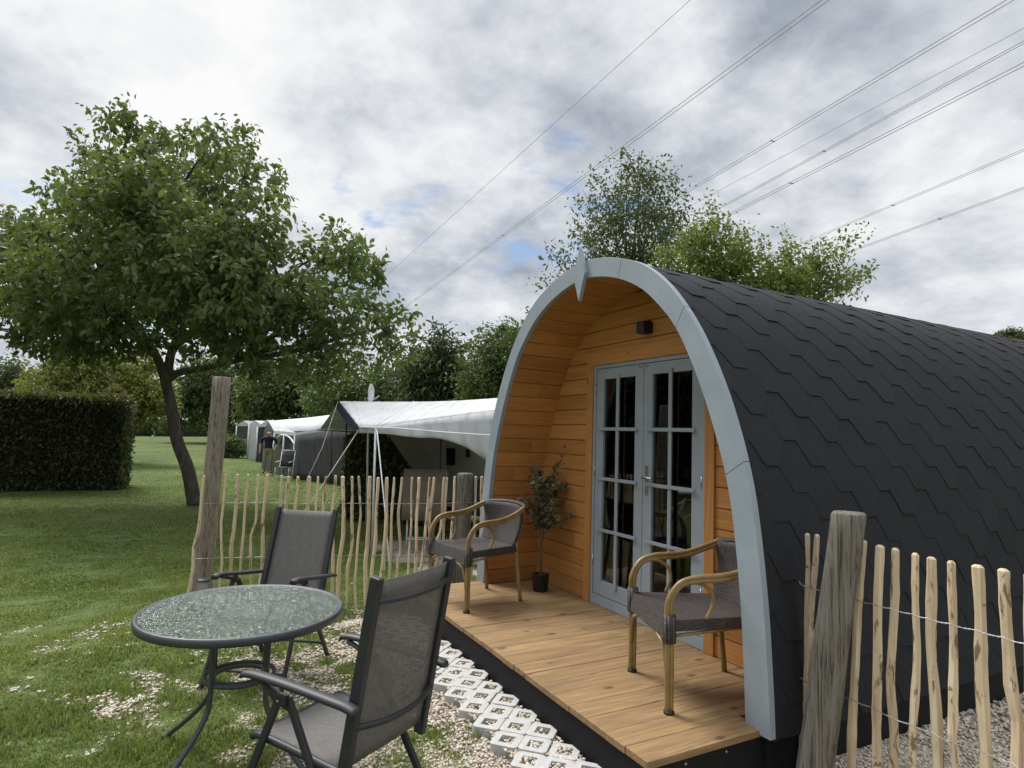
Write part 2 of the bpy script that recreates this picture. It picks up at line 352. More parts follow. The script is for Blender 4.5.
def mesh_np(name, V, F, rnd, mat, parent=None, smooth=False):
    """V (n,3), F (m,k) numpy"""
    me = bpy.data.meshes.new(name); n, (m, k) = len(V), F.shape
    me.vertices.add(n); me.vertices.foreach_set('co', V.astype(np.float32).ravel())
    me.loops.add(m*k); me.loops.foreach_set('vertex_index', F.astype(np.int32).ravel())
    me.polygons.add(m); me.polygons.foreach_set('loop_start', (np.arange(m)*k).astype(np.int32))
    try: me.polygons.foreach_set('loop_total', np.full(m, k, np.int32))
    except Exception: pass
    if smooth: me.polygons.foreach_set('use_smooth', np.ones(m, bool))
    me.update(calc_edges=True)
    a = me.attributes.new('rnd', 'FLOAT', 'FACE'); a.data.foreach_set('value', rnd.astype(np.float32))
    for q in (mat if isinstance(mat, (list, tuple)) else [mat]): me.materials.append(M[q] if isinstance(q, str) else q)
    o = bpy.data.objects.new(name, me); COL.objects.link(o)
    if parent: o.parent = parent
    return o
def nrmz(a): return a/np.maximum(np.linalg.norm(a, axis=-1, keepdims=True), 1e-9)

# ------------------------------------------------------------------ ground
def gz(x, y=-9.):
    t = min(1., max(0., (-.9-x)/5.5)); q = max(0., min(1., (y+1.55)/.5))*max(0., min(1., (x+1.9)/.5))*max(0., min(1., (1.75-x)/.2)); return -.35*t*t*(3-2*t)+.07*q*q*(3-2*q)
def fnoise(x, y, s, seed=0): return mnoise.fractal(Vector((x*s+seed*13.1, y*s-seed*7.7, seed*3.3)), 1., 2., 4)
def cl(v): return min(1., max(0., v))
def gravelness(x, y):
    """0 lawn .. 1 gravel"""
    if x > 1.3 and y > -.2: b = 1.15                       # strip beside the pod
    else:
        f = cl((x+2.25)/.55)*cl((y+2.80)/.9)
        b = .02+.66*f
        if -2.9 < x < -.0 and -3.7 < y < -2.0: b = max(b, .315)
        if y > -1.15 and x > -1.75: b = max(b, .9)
    if -7.5 < x < -3.2 and y > .25: b = max(b, .85*cl((y-.25)/.35)*cl((x+7.5)/.6)*cl((-3.2-x)/.4))
    n = fnoise(x, y, 1.9, 1)*.34+fnoise(x, y, 6.5, 2)*.34
    return cl((b+n-.42)*2.1)
def build_ground():
    def axis(vals): return sorted(set(round(v, 4) for v in vals))
    xs = axis([-700, -450, -300, -200, -140, -100, -75, -55, -42, -34, -28, -24, -20, -17]+list(np.arange(-15, -7.9, .5))+list(np.arange(-7.6, 4.6, .06))+[5, 5.5, 6, 7, 9, 12, 20, 40, 80, 160, 300, 700])
    ys = axis([-700, -300, -150, -80, -40, -25, -15, -10, -8, -6.5, -5.5]+list(np.arange(-5, 3.6, .06))+[4, 4.5, 5, 6, 7.5, 9, 12, 16, 22, 30, 45, 70, 120, 200, 350, 700])
    V = []; G = []
    for y in ys:
        for x in xs:
            g = gravelness(x, y) if (-8 < x < 5 and -5.2 < y < 3.7) else 0.
            V.append((x, y, gz(x, y)+fnoise(x, y, .9, 5)*.012)); G.append(g)
    nx, ny = len(xs), len(ys)
    F = np.array([(j*nx+i, j*nx+i+1, (j+1)*nx+i+1, (j+1)*nx+i) for j in range(ny-1) for i in range(nx-1)])
    m, t, b, L = newmat('lawn_and_gravel'); v = obco(t)
    a = nn(t, 'ShaderNodeAttribute', attribute_name='gravel')
    n1 = tex(t, v, .35, 5, .6); n2 = tex(t, v, 7, 6, .7); n3 = tex(t, v, 60, 3, .7)
    g1 = ramp(t, [(.35, (.072, .106, .027)), (.65, (.122, .156, .048))]); L(n1, g1.inputs[0])
    g2 = ramp(t, [(.3, .55), (.7, 1.25)]); L(n2, g2.inputs[0])
    gr = mixc(t, 1., g1.outputs[0], g2.outputs[0], 'MULTIPLY')
    g3 = ramp(t, [(.3, .6), (.7, 1.3)]); L(n3, g3.inputs[0]); gr = mixc(t, .8, gr, g3.outputs[0], 'MULTIPLY')
    vo = nn(t, 'ShaderNodeTexVoronoi'); L(v, vo.inputs['Vector']); vo.inputs['Scale'].default_value = 62
    hs = nn(t, 'ShaderNodeSeparateColor'); L(vo.outputs['Color'], hs.inputs[0])
    pr = ramp(t, [(0, (.32, .26, .20)), (.4, (.52, .455, .365)), (.75, (.63, .58, .49)), (1, (.44, .34, .235))]); L(hs.outputs[0], pr.inputs[0])
    ed = ramp(t, [(.3, 1), (.7, .42)]); L(vo.outputs['Distance'], ed.inputs[0]); gv = mixc(t, 1., pr.outputs[0], ed.outputs[0], 'MULTIPLY')
    c = mixc(t, a.outputs['Fac'], gr, gv); L(c, b.inputs['Base Color']); b.inputs['Roughness'].default_value = .95; b.inputs['Specular IOR Level'].default_value = .15
    hh = mixc(t, a.outputs['Fac'], n3, ed.outputs[0]); bump(t, hh, b, .8, .012)
    o = mesh_np('ground', np.array(V), F, np.zeros(len(F)), m, smooth=True)
    q = o.data.attributes.new('gravel', 'FLOAT', 'POINT'); q.data.foreach_set('value', np.array(G, np.float32))
    tag(o, kind='structure')
build_ground()

# ------------------------------------------------------------------ the pod
DK = .29
OUT = [(1.555, -.02), (1.545, .2), (1.515, .6), (1.45, 1.05), (1.35, 1.395), (1.22, 1.695), (1.06, 1.965), (.86, 2.2), (.64, 2.365), (.4, 2.46), (.2, 2.51), (0, 2.53)]
INN = [(1.421, -.02), (1.408, .28), (1.385, .6), (1.33, 1.0), (1.245, 1.30), (1.10, 1.645), (.93, 1.94), (.74, 2.135), (.59, 2.243), (.40, 2.33), (.2, 2.385), (0, 2.408)]
def full(P, n=8): return [(v.x, v.y+DK) for v in spline([Vector((x, z, 0)) for x, z in P]+[Vector((-x, z, 0)) for x, z in P[-2::-1]], n)]
OUTP, INNP = full(OUT), full(INN)
def arc(P):
    s = [0.]
    for a, b in zip(P, P[1:]): s.append(s[-1]+math.hypot(b[0]-a[0], b[1]-a[1]))
    return s
class Prof:
    def __init__(s, P): s.P = np.array(P); s.s = np.array(arc(P)); s.len = s.s[-1]
    def at(s, q, off=0.):
        q = np.asarray(q, float); x = np.interp(q, s.s, s.P[:, 0]); z = np.interp(q, s.s, s.P[:, 1])
        e = .02; x0 = np.interp(q-e, s.s, s.P[:, 0]); x1 = np.interp(q+e, s.s, s.P[:, 0]); z0 = np.interp(q-e, s.s, s.P[:, 1]); z1 = np.interp(q+e, s.s, s.P[:, 1])
        tx, tz = x1-x0, z1-z0; l = np.hypot(tx, tz)+1e-9
        ext = np.where(q < 0, q, 0.)                        # below the foot: straight down
        return x+off*tz/l, z-off*tx/l+ext
PO, PI_ = Prof(OUTP), Prof(INNP)
rng = random.Random(4)
PLEN = 5.05
pod = thing('camping_pod', 'arched wooden camping pod with dark shingle roof, grey arch trim and open porch', 'camping pod')

def build_roof():
    e, P, a, dg = .1375, .355, .098, .0795
    half = PO.len/2; b = MB(); rr = random.Random(8)
    K = int(half/e)+1
    for side in (1, -1):
        for k in range(-1, K):
            s0 = k*e-.012; sh = (k % 2)*P/2+.03
            top = min(s0+2.25*e, half+.05)
            n = int(PLEN/P)+2
            wob = [rr.uniform(-.004, .004) for _ in range(4*n+8)]
            low = []                                        # zigzag (y, ds)
            for j in range(-1, n):
                y0 = j*P+sh+.0
                low += [(y0-a/2, 0), (y0+a/2, 0), (y0+a/2+dg, e), (y0+a/2+dg+a, e)]
            low = [(min(max(y+wob[i], .032), PLEN), d) for i, (y, d) in enumerate(low)]
            low2 = [low[0]]
            for q in low[1:]:
                if q[0] > low2[-1][0]+1e-5: low2.append(q)
            low = low2; ph = rr.uniform(0, 6)
            def off(s, y): return -.012+.0064*(1-(s-s0)/(2.25*e))+.0012*math.sin(y*3.1+ph)
            vs = []; m = len(low)
            def pt(s, y, o):
                s = max(-.018, min(s, half+.06)); x, z = PO.at(s, o); return (side*float(x), y, float(z))
            rows = 5
            for y, d in low: vs.append(pt(s0+d, y, -.013))
            for i in range(rows):
                for y, d in low:
                    q = s0+d+(top-s0-d)*i/(rows-1); vs.append(pt(q, y, off(q, y)))
            fs = []; rn = []
            for i in range(rows):
                for j in range(m-1):
                    f = (i*m+j, i*m+j+1, (i+1)*m+j+1, (i+1)*m+j); fs.append(f if side > 0 else f[::-1]); rn.append((math.sin((j//4+k*17)*12.9898)*43758.5453) % 1)
            b.add(vs, fs, rn)
    # underlay so nothing shows through
    q = [(x, z) for x, z in zip(*[list(v) for v in PO.at(np.linspace(0, PO.len, 80), -.03)])]
    b.grid([[(x, y, z) for x, z in q] for y in (.04, PLEN)], .5, smooth=False)
    b.build('roof', 'roof', pod, fix=False)
build_roof()

def build_fascia():
    cuts_o = [0., .465, .73, 1., 1.27, 1.535, 2.0]
    pa = lambda x: float(np.interp(-x, -PO.P[:len(PO.P)//2+1, 0], PO.s[:len(PO.P)//2+1]))/PO.len
    rc = [pa(1.41), pa(1.0), pa(.435)]; cuts = [0]+rc+[1-q for q in rc[::-1]]+[1.]
    b = MB()
    for c0, c1 in zip(cuts, cuts[1:]):
        n = 22; g = .00022
        ts = np.linspace(c0+(g if c0 > 0 else 0), c1-(g if c1 < 1 else 0), n)
        xo, zo = PO.at(ts*PO.len, .004); xi, zi = PI_.at(ts*PI_.len, 0)
        r = rng.random()
        F = [[(xi[i], 0, zi[i]), (xo[i], 0, zo[i])] for i in range(n)]; B = [[(xi[i], .036, zi[i]), (xo[i], .036, zo[i])] for i in range(n)]
        vs = [p for row in F for p in row]+[p for row in B for p in row]; N = 2*n; fs = []
        for i in range(n-1):
            q = 2*i; fs += [(q, q+1, q+3, q+2), (N+q+2, N+q+3, N+q+1, N+q), (q+1, N+q+1, N+q+3, q+3), (q+2, N+q+2, N+q, q)]
        fs += [(0, N, N+1, 1), (N-2, N-1, 2*N-1, 2*N-2)]
        b.add(vs, fs, r)
        for tt in (c0+.012, c1-.012):                       # screw heads
            for w_ in (.25, .75):
                x = float(np.interp(tt*PO.len, PO.s, PO.P[:, 0]))*w_+float(np.interp(tt*PI_.len, PI_.s, PI_.P[:, 0]))*(1-w_)
                z = float(np.interp(tt*PO.len, PO.s, PO.P[:, 1]))*w_+float(np.interp(tt*PI_.len, PI_.s, PI_.P[:, 1]))*(1-w_)
                scw = MB(); scw.tube([(x, .001, z), (x, -.0012, z)], .0032, 8); scw.build('screw', 'paint_dark', pod)
    b.build('arch_fascia', 'paint', pod, bev=.0015)
    k = MB(); k.prism([(0, 2.63+DK), (.074, 2.44+DK), (.004, 2.245+DK), (-.070, 2.44+DK)], -.031, -.001)
    k.build('finial', 'paint', pod, bev=.003)
build_fascia()

def build_lining():
    b = MB(); pw = .128; n = int(PI_.len/pw); pw = PI_.len/n; r2 = random.Random(2)
    for i in range(n):
        s0, s1 = i*pw, (i+1)*pw
        segs = [(.037, .548)]; cut = r2.uniform(.15, .45)
        if r2.random() < .4: segs = [(.037, cut), (cut+.0015, .548)]
        segs.append((.60, PLEN-.05))
        for y0, y1 in segs:
            r = r2.random()
            q = [(s0, .012), (s0+.005, .002), (s0+pw*.35, .002), (s0+pw*.65, .002), (s1-.005, .002), (s1, .012)]
            P = [[], []]
            for s, o in q:
                x, z = PI_.at(s, o); P[0].append((float(x), y0, float(z))); P[1].append((float(x), y1, float(z)))
            b.grid(P, r, smooth=False)
    b.build('porch_lining', 'orange_y', pod, fix=False)
build_lining()

# deck, skirt
def build_deck():
    b = MB(); wd = 3.0/21; r2 = random.Random(5)
    for i in range(21):
        x0 = -1.5+i*wd
        b.box((x0+.0013, -.657+r2.uniform(-.003, .003), DK-.030), (x0+wd-.0013, .60 if abs(x0+.07) < 1.36 else .034, DK+r2.uniform(-.0012, .0012)), r2.random())
    b.build('deck', 'deck', pod, bev=.002)
    s = MB()
    s.box((-1.485, -.645, -.03), (1.49, -.625, DK-.032)); s.box((1.47, -.624, -.03), (1.49, .03, DK-.032)); s.box((-1.485, -.624, -.03), (-1.465, .03, DK-.032))
    s.box((1.49, .031, -.03), (1.515, PLEN, DK-.02)); s.box((-1.515, .031, -.03), (-1.49, PLEN, DK-.02)); s.box((-1.489, .62, .06), (1.489, PLEN, DK-.035))
    s.build('skirt', 'black', pod)
    for y in (-.44, -.2): sc = MB(); sc.tube([(1.489, y, .235), (1.494, y, .235)], .006, 8); sc.build('screw', 'steel', pod)
build_deck()

def half_w(z):
    i = [k for k in range(len(INNP)) if INNP[k][0] >= 0]; zz = [INNP[k][1] for k in i]; xx = [INNP[k][0] for k in i]
    return float(np.interp(z, zz, xx)) if z < zz[-1] else 0
WY = .535                                                   # face of the front wall
DX0, DX1, DZ1 = -.571, .642, DK+1.883
def build_wall():
    b = MB(); h = .1275; r2 = random.Random(9); z = DK; CX0, CX1, CZ = DX0-.085, DX1+.085, DZ1+.095
    while z < DK+2.4:
        z1 = min(z+h, DK+2.40)
        za, zb = z+.001, z1-.001
        def piece(xa, xb, xc, xd):                          # lower edge xa..xb, upper xc..xd
            g = .004; xc, xd = (xc if xc > -1.6 and abs(xc-xa) < .001 else min(xa, xc)), max(xb, xd); vs = [(xa, WY+.008, za), (xb, WY+.008, za), (xb, WY, za+g), (xa, WY, za+g)]
            vs = [(xa, WY+.009, za), (xb, WY+.009, za), (xb, WY, za+g), (xd, WY, zb-g), (xd, WY+.009, zb), (xc, WY+.009, zb), (xc, WY, zb-g), (xa, WY, za+g)]
            b.add(vs, [(0, 1, 2, 7), (7, 2, 3, 6), (6, 3, 4, 5)], r2.random())
        ha, hb = half_w(za)+.03, half_w(zb)+.03
        if z < CZ-.02:
            zc = z1
            for sg in (-1, 1):
                if sg < 0:
                    mid = r2.choice([None, r2.uniform(-1.2, -.8)]) if z < 1.6 else None
                    if mid: piece(-ha, mid-.0012, -hb, mid-.0012); piece(mid+.0012, CX0+.01, mid+.0012, CX0+.01)
                    else: piece(-ha, CX0+.01, -hb, CX0+.01)
                else: piece(CX1-.01, ha, CX1-.01, hb)
        if z1 > CZ: 
            if z >= CZ-.02: piece(-ha, ha, -hb, hb)
            else: piece(CX0, CX1, CX0, CX1)
        z = z1
    poly = [(x, zq) for x, zq in INNP[::3]]+[(-1.4, DK-.02)]
    rgt = [(DX1+.02, DK-.02)]+[(x, zq) for x, zq in poly if x > DX1+.1 and zq > DK-.01]+[(DX1+.02, max(zq for x, zq in poly if x > DX1))]
    lft = [(-x, zq) for x, zq in rgt]; lft = [(min(x, DX0-.02) if x > -.7 else x, zq) for x, zq in lft]
    top = [(x, zq) for x, zq in poly if abs(x) < DX1+.03 and zq > 1]; top = [(DX1+.02, DZ1+.01), (DX1+.02, top[0][1])]+top+[(DX0-.02, top[-1][1]), (DX0-.02, DZ1+.01)]
    for pl in (rgt, lft, top): b.prism(pl, WY+.02, WY+.06)
    b.build('front_wall', 'orange_x', pod, fix=False)
    c = MB(); c.box((CX0, WY-.016, DK+.001), (DX0-.003, WY+.015, CZ-.001), .21); c.build('door_casing', 'orange_z', pod, bev=.003); c = MB(); c.box((DX1+.003, WY-.016, DK+.001), (CX1, WY+.015, CZ-.001), .73); 
    c.build('door_casing', 'orange_z', pod, bev=.003)
    c = MB(); c.box((CX0, WY-.017, DZ1+.002), (CX1, WY+.014, CZ+.022), .4); c.build('door_header', 'orange_x', pod, bev=.003)
build_wall()
def build_doors():
    fr = MB(); t = .038; y0 = WY-.004
    fr.box((DX0, y0, DK+.002), (DX0+.028, y0+.07, DZ1)); fr.box((DX1-.028, y0, DK+.002), (DX1, y0+.07, DZ1)); fr.box((DX0+.028, y0, DZ1-.028), (DX1-.028, y0+.07, DZ1)); fr.box((DX0+.028, y0+.002, DK+.002), (DX1-.028, y0+.09, DK+.075))
    fr.build('door_frame', 'paint_dark', pod, bev=.002)
    mid = (DX0+DX1)/2; yf = WY+.002
    for sg in (-1, 1):
        xa, xb = (DX0+.031, mid-.0025) if sg < 0 else (mid+.0025, DX1-.031)
        za, zb = DK+.079, DZ1-.031; st = .093; bot = .115; tp = .085
        d = MB(); d.box((xa, yf, za), (xa+st, yf+.042, zb)); d.box((xb-st, yf, za), (xb, yf+.042, zb)); d.box((xa+st, yf, za), (xb-st, yf+.042, za+bot)); d.box((xa+st, yf, zb-tp), (xb-st, yf+.042, zb))
        door = d.build('door', 'paint_dark', pod, bev=.004)
        gx0, gx1, gz0, gz1 = xa+st, xb-st, za+bot, zb-tp
        bars = MB(); cx = (gx0+gx1)/2; 
        bars.box((cx-.016, yf-.014, gz0-.03), (cx+.016, yf+.0, gz1+.03))
        for zq in (1.371, .982, .585): bars.box((gx0-.045, yf-.022, DK+zq-.013), (gx1+.045, yf-.0145, DK+zq+.013))
        bars.build('muntin', 'paint_dark', door, bev=.003)
        g = MB(); g.add([(gx0, yf+.02, gz0), (gx1, yf+.02, gz0), (gx1, yf+.02, gz1), (gx0, yf+.02, gz1)], [(0, 1, 2, 3)]); g.build('glazing', 'paneglass', door, fix=False)
        if sg > 0:
            hn = MB(); hx = xa+.043; hn.box((hx-.014, yf-.006, DK+.905), (hx+.014, yf-.001, DK+1.115))
            hn.tube([(hx, yf-.001, DK+1.03), (hx, yf-.045, DK+1.03), (hx+.01, yf-.052, DK+1.03), (hx+.11, yf-.052, DK+1.028)], .008, 10)
            hn.build('handle', 'steel', door, bev=.002)
        for zq in (.3, 1.0, 1.65):
            hg = MB(); x = DX0+.029 if sg < 0 else DX1-.029; hg.tube([(x, yf-.006, DK+zq), (x, yf-.006, DK+zq+.075)], .006, 8); hg.build('hinge', 'steel', door)
    for x in (mid-.03, mid+.035): k = MB(); k.tube([(x-.014, yf-.008, DZ1-.05), (x+.014, yf-.008, DZ1-.05)], .006, 8); k.build('door_catch', 'steel', pod)
    lm = MB(); lm.box((.052, WY-.09, DK+2.062), (.132, WY-.001, DK+2.148)); lm.box((.072, WY-.02, DK+2.149), (.112, WY-.001, DK+2.16)); lm.build('wall_lamp', 'blackmetal', pod, bev=.004)
    # the cabin behind the glass
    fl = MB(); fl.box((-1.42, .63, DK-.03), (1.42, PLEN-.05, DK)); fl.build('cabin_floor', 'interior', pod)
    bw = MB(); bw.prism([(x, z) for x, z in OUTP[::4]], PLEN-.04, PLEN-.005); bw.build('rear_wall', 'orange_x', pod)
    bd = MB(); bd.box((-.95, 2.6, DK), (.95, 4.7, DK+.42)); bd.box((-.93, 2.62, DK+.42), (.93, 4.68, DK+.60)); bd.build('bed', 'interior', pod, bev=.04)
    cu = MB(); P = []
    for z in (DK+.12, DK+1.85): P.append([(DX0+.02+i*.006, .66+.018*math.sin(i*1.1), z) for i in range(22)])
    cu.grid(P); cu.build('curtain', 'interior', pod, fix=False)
build_doors()

# ------------------------------------------------------------------ grass pavers beside the deck
def build_pavers():
    p = .1985; ro = p/math.sqrt(2)/2*1.06-.0015; h = .135; r3 = random.Random(3)
    e = p/math.sqrt(2)/2-.0006; q = e*.80; hs = .0345           # flats meet the four diagonal neighbours
    O = [(e, -q), (e, q), (q, e), (-q, e), (-e, q), (-e, -q), (-q, -e), (q, -e)]
    cr = [(hs, -hs), (hs, hs), (hs, hs), (-hs, hs), (-hs, hs), (-hs, -hs), (-hs, -hs), (hs, -hs)]
    rot = lambda L_: [((x-y)*.70711, (x+y)*.70711) for x, y in L_]
    O, I4 = rot(O), rot([(hs, -hs), (hs, hs), (-hs, hs), (-hs, -hs)])
    n = 8; b = MB(); vs = [(x, y, 0) for x, y in O]+[(x, y, h) for x, y in O]+[(x, y, h) for x, y in I4]+[(x, y, 0) for x, y in I4]
    fs = []
    for i in range(n):
        j = (i+1) % n; fs.append((i, j, n+j, n+i)); c0 = ((i+1)//2) % 4; c1 = ((j+1)//2) % 4
        fs.append((n+i, n+j, 16+c1, 16+c0) if c0 != c1 else (n+i, n+j, 16+c0))
    for i in range(4): j = (i+1) % 4; fs.append((16+i, 16+j, 20+j, 20+i))
    b.add(vs, fs)
    first = None
    L_ = 'white octagonal concrete paving block with square gravel filled hole in staggered rows beside deck'
    for row, (y, x0) in enumerate(((-.91, .578), (-.8105, .678), (-.711, .578))):
        k0 = -9
        for k in range(k0, 5):
            x = x0+k*p+(p if row == 9 else 0)
            if first is None: o = first = b.build('paving_block', 'concrete', bev=.0025)
            else: o = first.copy(); COL.objects.link(o)
            o.location = (x+r3.uniform(-.004, .004), y+r3.uniform(-.004, .004), -.018+r3.uniform(-.006, .004)); o.rotation_euler = (r3.uniform(-.012, .012), r3.uniform(-.012, .012), r3.uniform(-.03, .03))
            tag(o, L_, 'paving block', 'concrete grid blocks laid along the deck')
build_pavers()

# ------------------------------------------------------------------ fences
def paling(fence, base, top, rad, seed, pts=9):
    r4 = random.Random(seed); base = Vector(base); top = Vector(top); L = top-base
    kn = [(0, r4.uniform(-.015, .015), r4.uniform(-.015, .015)), (r4.uniform(.2, .4), r4.uniform(-.022, .022), r4.uniform(-.02, .02)), (r4.uniform(.5, .75), r4.uniform(-.022, .022), r4.uniform(-.02, .02)), (1, 0, 0)]
    if r4.random() < .3: k_ = r4.uniform(.4, .6); kn.insert(2, (k_, kn[1][1]+r4.choice((-1, 1))*.018, kn[1][2]))
    kn.sort(); ph = [r4.uniform(0, 6.28) for _ in range(4)]
    P = []; rd = []; n = 22; wy = Vector((-L.y, L.x, 0)); hd = Vector((rt[0], rt[1], 0)); fd = Vector((fw[0], fw[1], 0))
    for i in range(n):
        t = i/(n-1); kx = float(np.interp(t, [q[0] for q in kn], [q[1] for q in kn])); ky = float(np.interp(t, [q[0] for q in kn], [q[2] for q in kn]))
        o = hd*(kx+math.sin(t*15+ph[1])*.0025)+fd*(ky*.6)
        P.append(base+L*t+o); rd.append(rad*(1.08-.2*t)*(1+.07*math.sin(t*17+ph[0])+r4.uniform(-.09, .09)))
    P.append(P[-1]+L.normalized()*.008); rd.append(rd[-1]*.55)
    b = MB(); b.tube(P, rd, 6, flat=r4.uniform(.6, .95)); b.sm = [False]*len(b.f); o = b.build('paling', 'pale', fence)
    return P
def post(fence, base, top, r, seed, mat, seg=64):
    b = MB(); r4 = random.Random(seed); base = Vector(base); top = Vector(top); n = 22; vs = []
    T = (top-base); ph = [r4.uniform(0, 6.28) for _ in range(6)]
    for i in range(n+3):
        t = min(1., i/n); c = base+T*t; inset = 1. if i <= n else (.9 if i == n+1 else .05)
        if i == n+1: c = c+T.normalized()*.008
        if i == n+2: c = c+T.normalized()*.012
        for k in range(seg):
            a = 2*math.pi*k/seg; se = (abs(math.cos(a-.5))**3.2+abs(math.sin(a-.5))**3.2)**(-1/3.2); ck = sum(.13*math.exp(-((a-c_-.12*math.sin(t*5+c_)+math.pi) % (2*math.pi)-math.pi)**2/.004) for c_ in (ph[1], ph[2], ph[3], ph[5])); q = r*.93*(1.05-.1*t)*inset*se*(1+.03*math.sin(2*a+ph[0])+.03*math.sin(7*a+ph[2]+t)+.015*math.sin(13*a+ph[3]+t*4)+.02*math.sin(t*14+ph[4]+a)-ck)
            vs.append(c+Vector((math.cos(a)*q, math.sin(a)*q, 0)))
    fs = [(i*seg+k, i*seg+(k+1) % seg, (i+1)*seg+(k+1) % seg, (i+1)*seg+k) for i in range(n+2) for k in range(seg)]
    b.add(vs, fs, 0., None, True); return b.build('post', mat, fence)
def wire(fence, pts, name='wire'):
    b = MB(); P = []
    r4 = random.Random(len(pts))
    for a, c in zip(pts, pts[1:]):
        a = Vector(a); c = Vector(c); m = 8
        for i in range(m):
            t = i/m; P.append(a.lerp(c, t)+Vector((0, 0, -.004*math.sin(math.pi*t))))
    P.append(Vector(pts[-1])); off = [Vector((math.sin(i*2.2)*.0025, math.cos(i*2.2)*.0025, math.sin(i*2.2+1)*.002)) for i in range(len(P))]
    b.tube([p+q for p, q in zip(P, off)], .0013, 5); b.tube([p-q for p, q in zip(P, off)], .0013, 5); return b.build(name, 'galv', fence)

def fence_far():
    A, B = Vector((-2.72, -2.2, 0)), Vector((-2.0, .02, 0)); dirv = (B-A).normalized()
    nrm = Vector((-dirv.y, dirv.x, 0))
    f = thing('paling_fence', 'chestnut paling fence wired between a tall grey post and the pod, behind the table', 'fence')
    tops = [(204, 476, 186), (226, 475, 217), (238, 475, 227), (248, 475, 237), (258, 475, 250), (267.5, 475, 257), (281.5, 476, 268), (289, 477, 279), (298, 477, 294), (309.4, 477, 301), (318, 477, 311), (326, 477, 320), (335.5, 476, 331), (343, 477, 340), (352, 477, 348), (359, 477, 356), (370, 477, 366), (378, 478, 372), (387, 478, 380), (394, 478, 388), (402, 478, 395), (412, 478, 404), (419, 478, 412), (430, 478, 419), (434, 478, 427), (444, 478, 435), (447, 478, 442), (455, 477, 450), (476, 477, 471), (482, 477, 478)]
    def onplane(px, py, off):
        n = Vector(nrm); d = Vector(ray(px, py)); c = Vector(CAM); t = (A+n*off-c).dot(n)/d.dot(n); return c+d*t
    W = {.93: [], .48: [], .07: []}; r5 = random.Random(11)
    for i, (x, y, xb) in enumerate(tops):
        t = onplane(x, y, 0); b0 = onplane(xb, 604, 0)
        b0 = Vector((b0.x, b0.y, gz(b0.x)-.05))
        P = paling(f, b0, t, r5.uniform(.016, .0225), 100+i)
        for z in W:
            k = min(range(len(P)), key=lambda q: abs(P[q].z-z-gz(P[q].x)*.5)); W[z].append(P[k]+Vector((.03, -.012, 0)))
    for z in W: wire(f, sorted(W[z], key=lambda p: p.y))
    tp = at(222, 378, 5.63); bs = at(203.5, 570, 5.63); d = (tp-bs)/(tp.z-bs.z); bs = bs+d*(-.15-bs.z)
    post(f, bs, tp, .078, 21, 'post2')
    tp = at(465.5, 474, 5.95); bs = at(459, 590, 5.95); d = (tp-bs)/(tp.z-bs.z); bs = bs+d*(-.15-bs.z)
    post(f, bs, tp, .075, 22, 'post')
fence_far()
def fence_near():
    f = thing('paling_fence', 'chestnut paling fence on gravel beside the dark shingle roof, with thick split post', 'fence')
    Y = .26
    def pl(px, py):
        d = Vector(ray(px, py)); c = Vector(CAM); return c+d*((Y-c.y)/d.y)
    L = [(807.5, 535, 803, .017), (816.5, 536, 812, .02), (863, 542, 846, .024), (879.5, 547, 871, .026), (896, 550, 891, .024), (915, 555, 911, .020), (931, 559, 938, .027), (952, 563, 957, .022), (978, 567, 981, .029), (1004, 571, 1006, .027), (1030, 576, 1032, .026), (1057, 580, 1056, .025), (1083, 585, 1087, .028), (1112, 590, 1110, .025)]
    W = {.93: [], .50: [], .1: []}
    for i, (x, y, xb, r) in enumerate(L):
        t = pl(x, y); b0 = pl(xb, 790); b0.z = -.06
        P = paling(f, b0, t, r*.82, 300+i)
        for z in W:
            k = min(range(len(P)), key=lambda q: abs(P[q].z-z)); q = P[k]; W[z].append(Vector((q.x, q.y-.032, z)))
    for z in W: 
        W[z].insert(0, W[z][0]+Vector((-.03, .01, .01))); wire(f, W[z])
    tp = at(848.5, 514, 2.70); bs = at(815, 768, 2.70); d = (tp-bs)/(tp.z-bs.z); bs = bs+d*(-.2-bs.z)
    post(f, bs, tp, .074, 31, 'post')
fence_near()

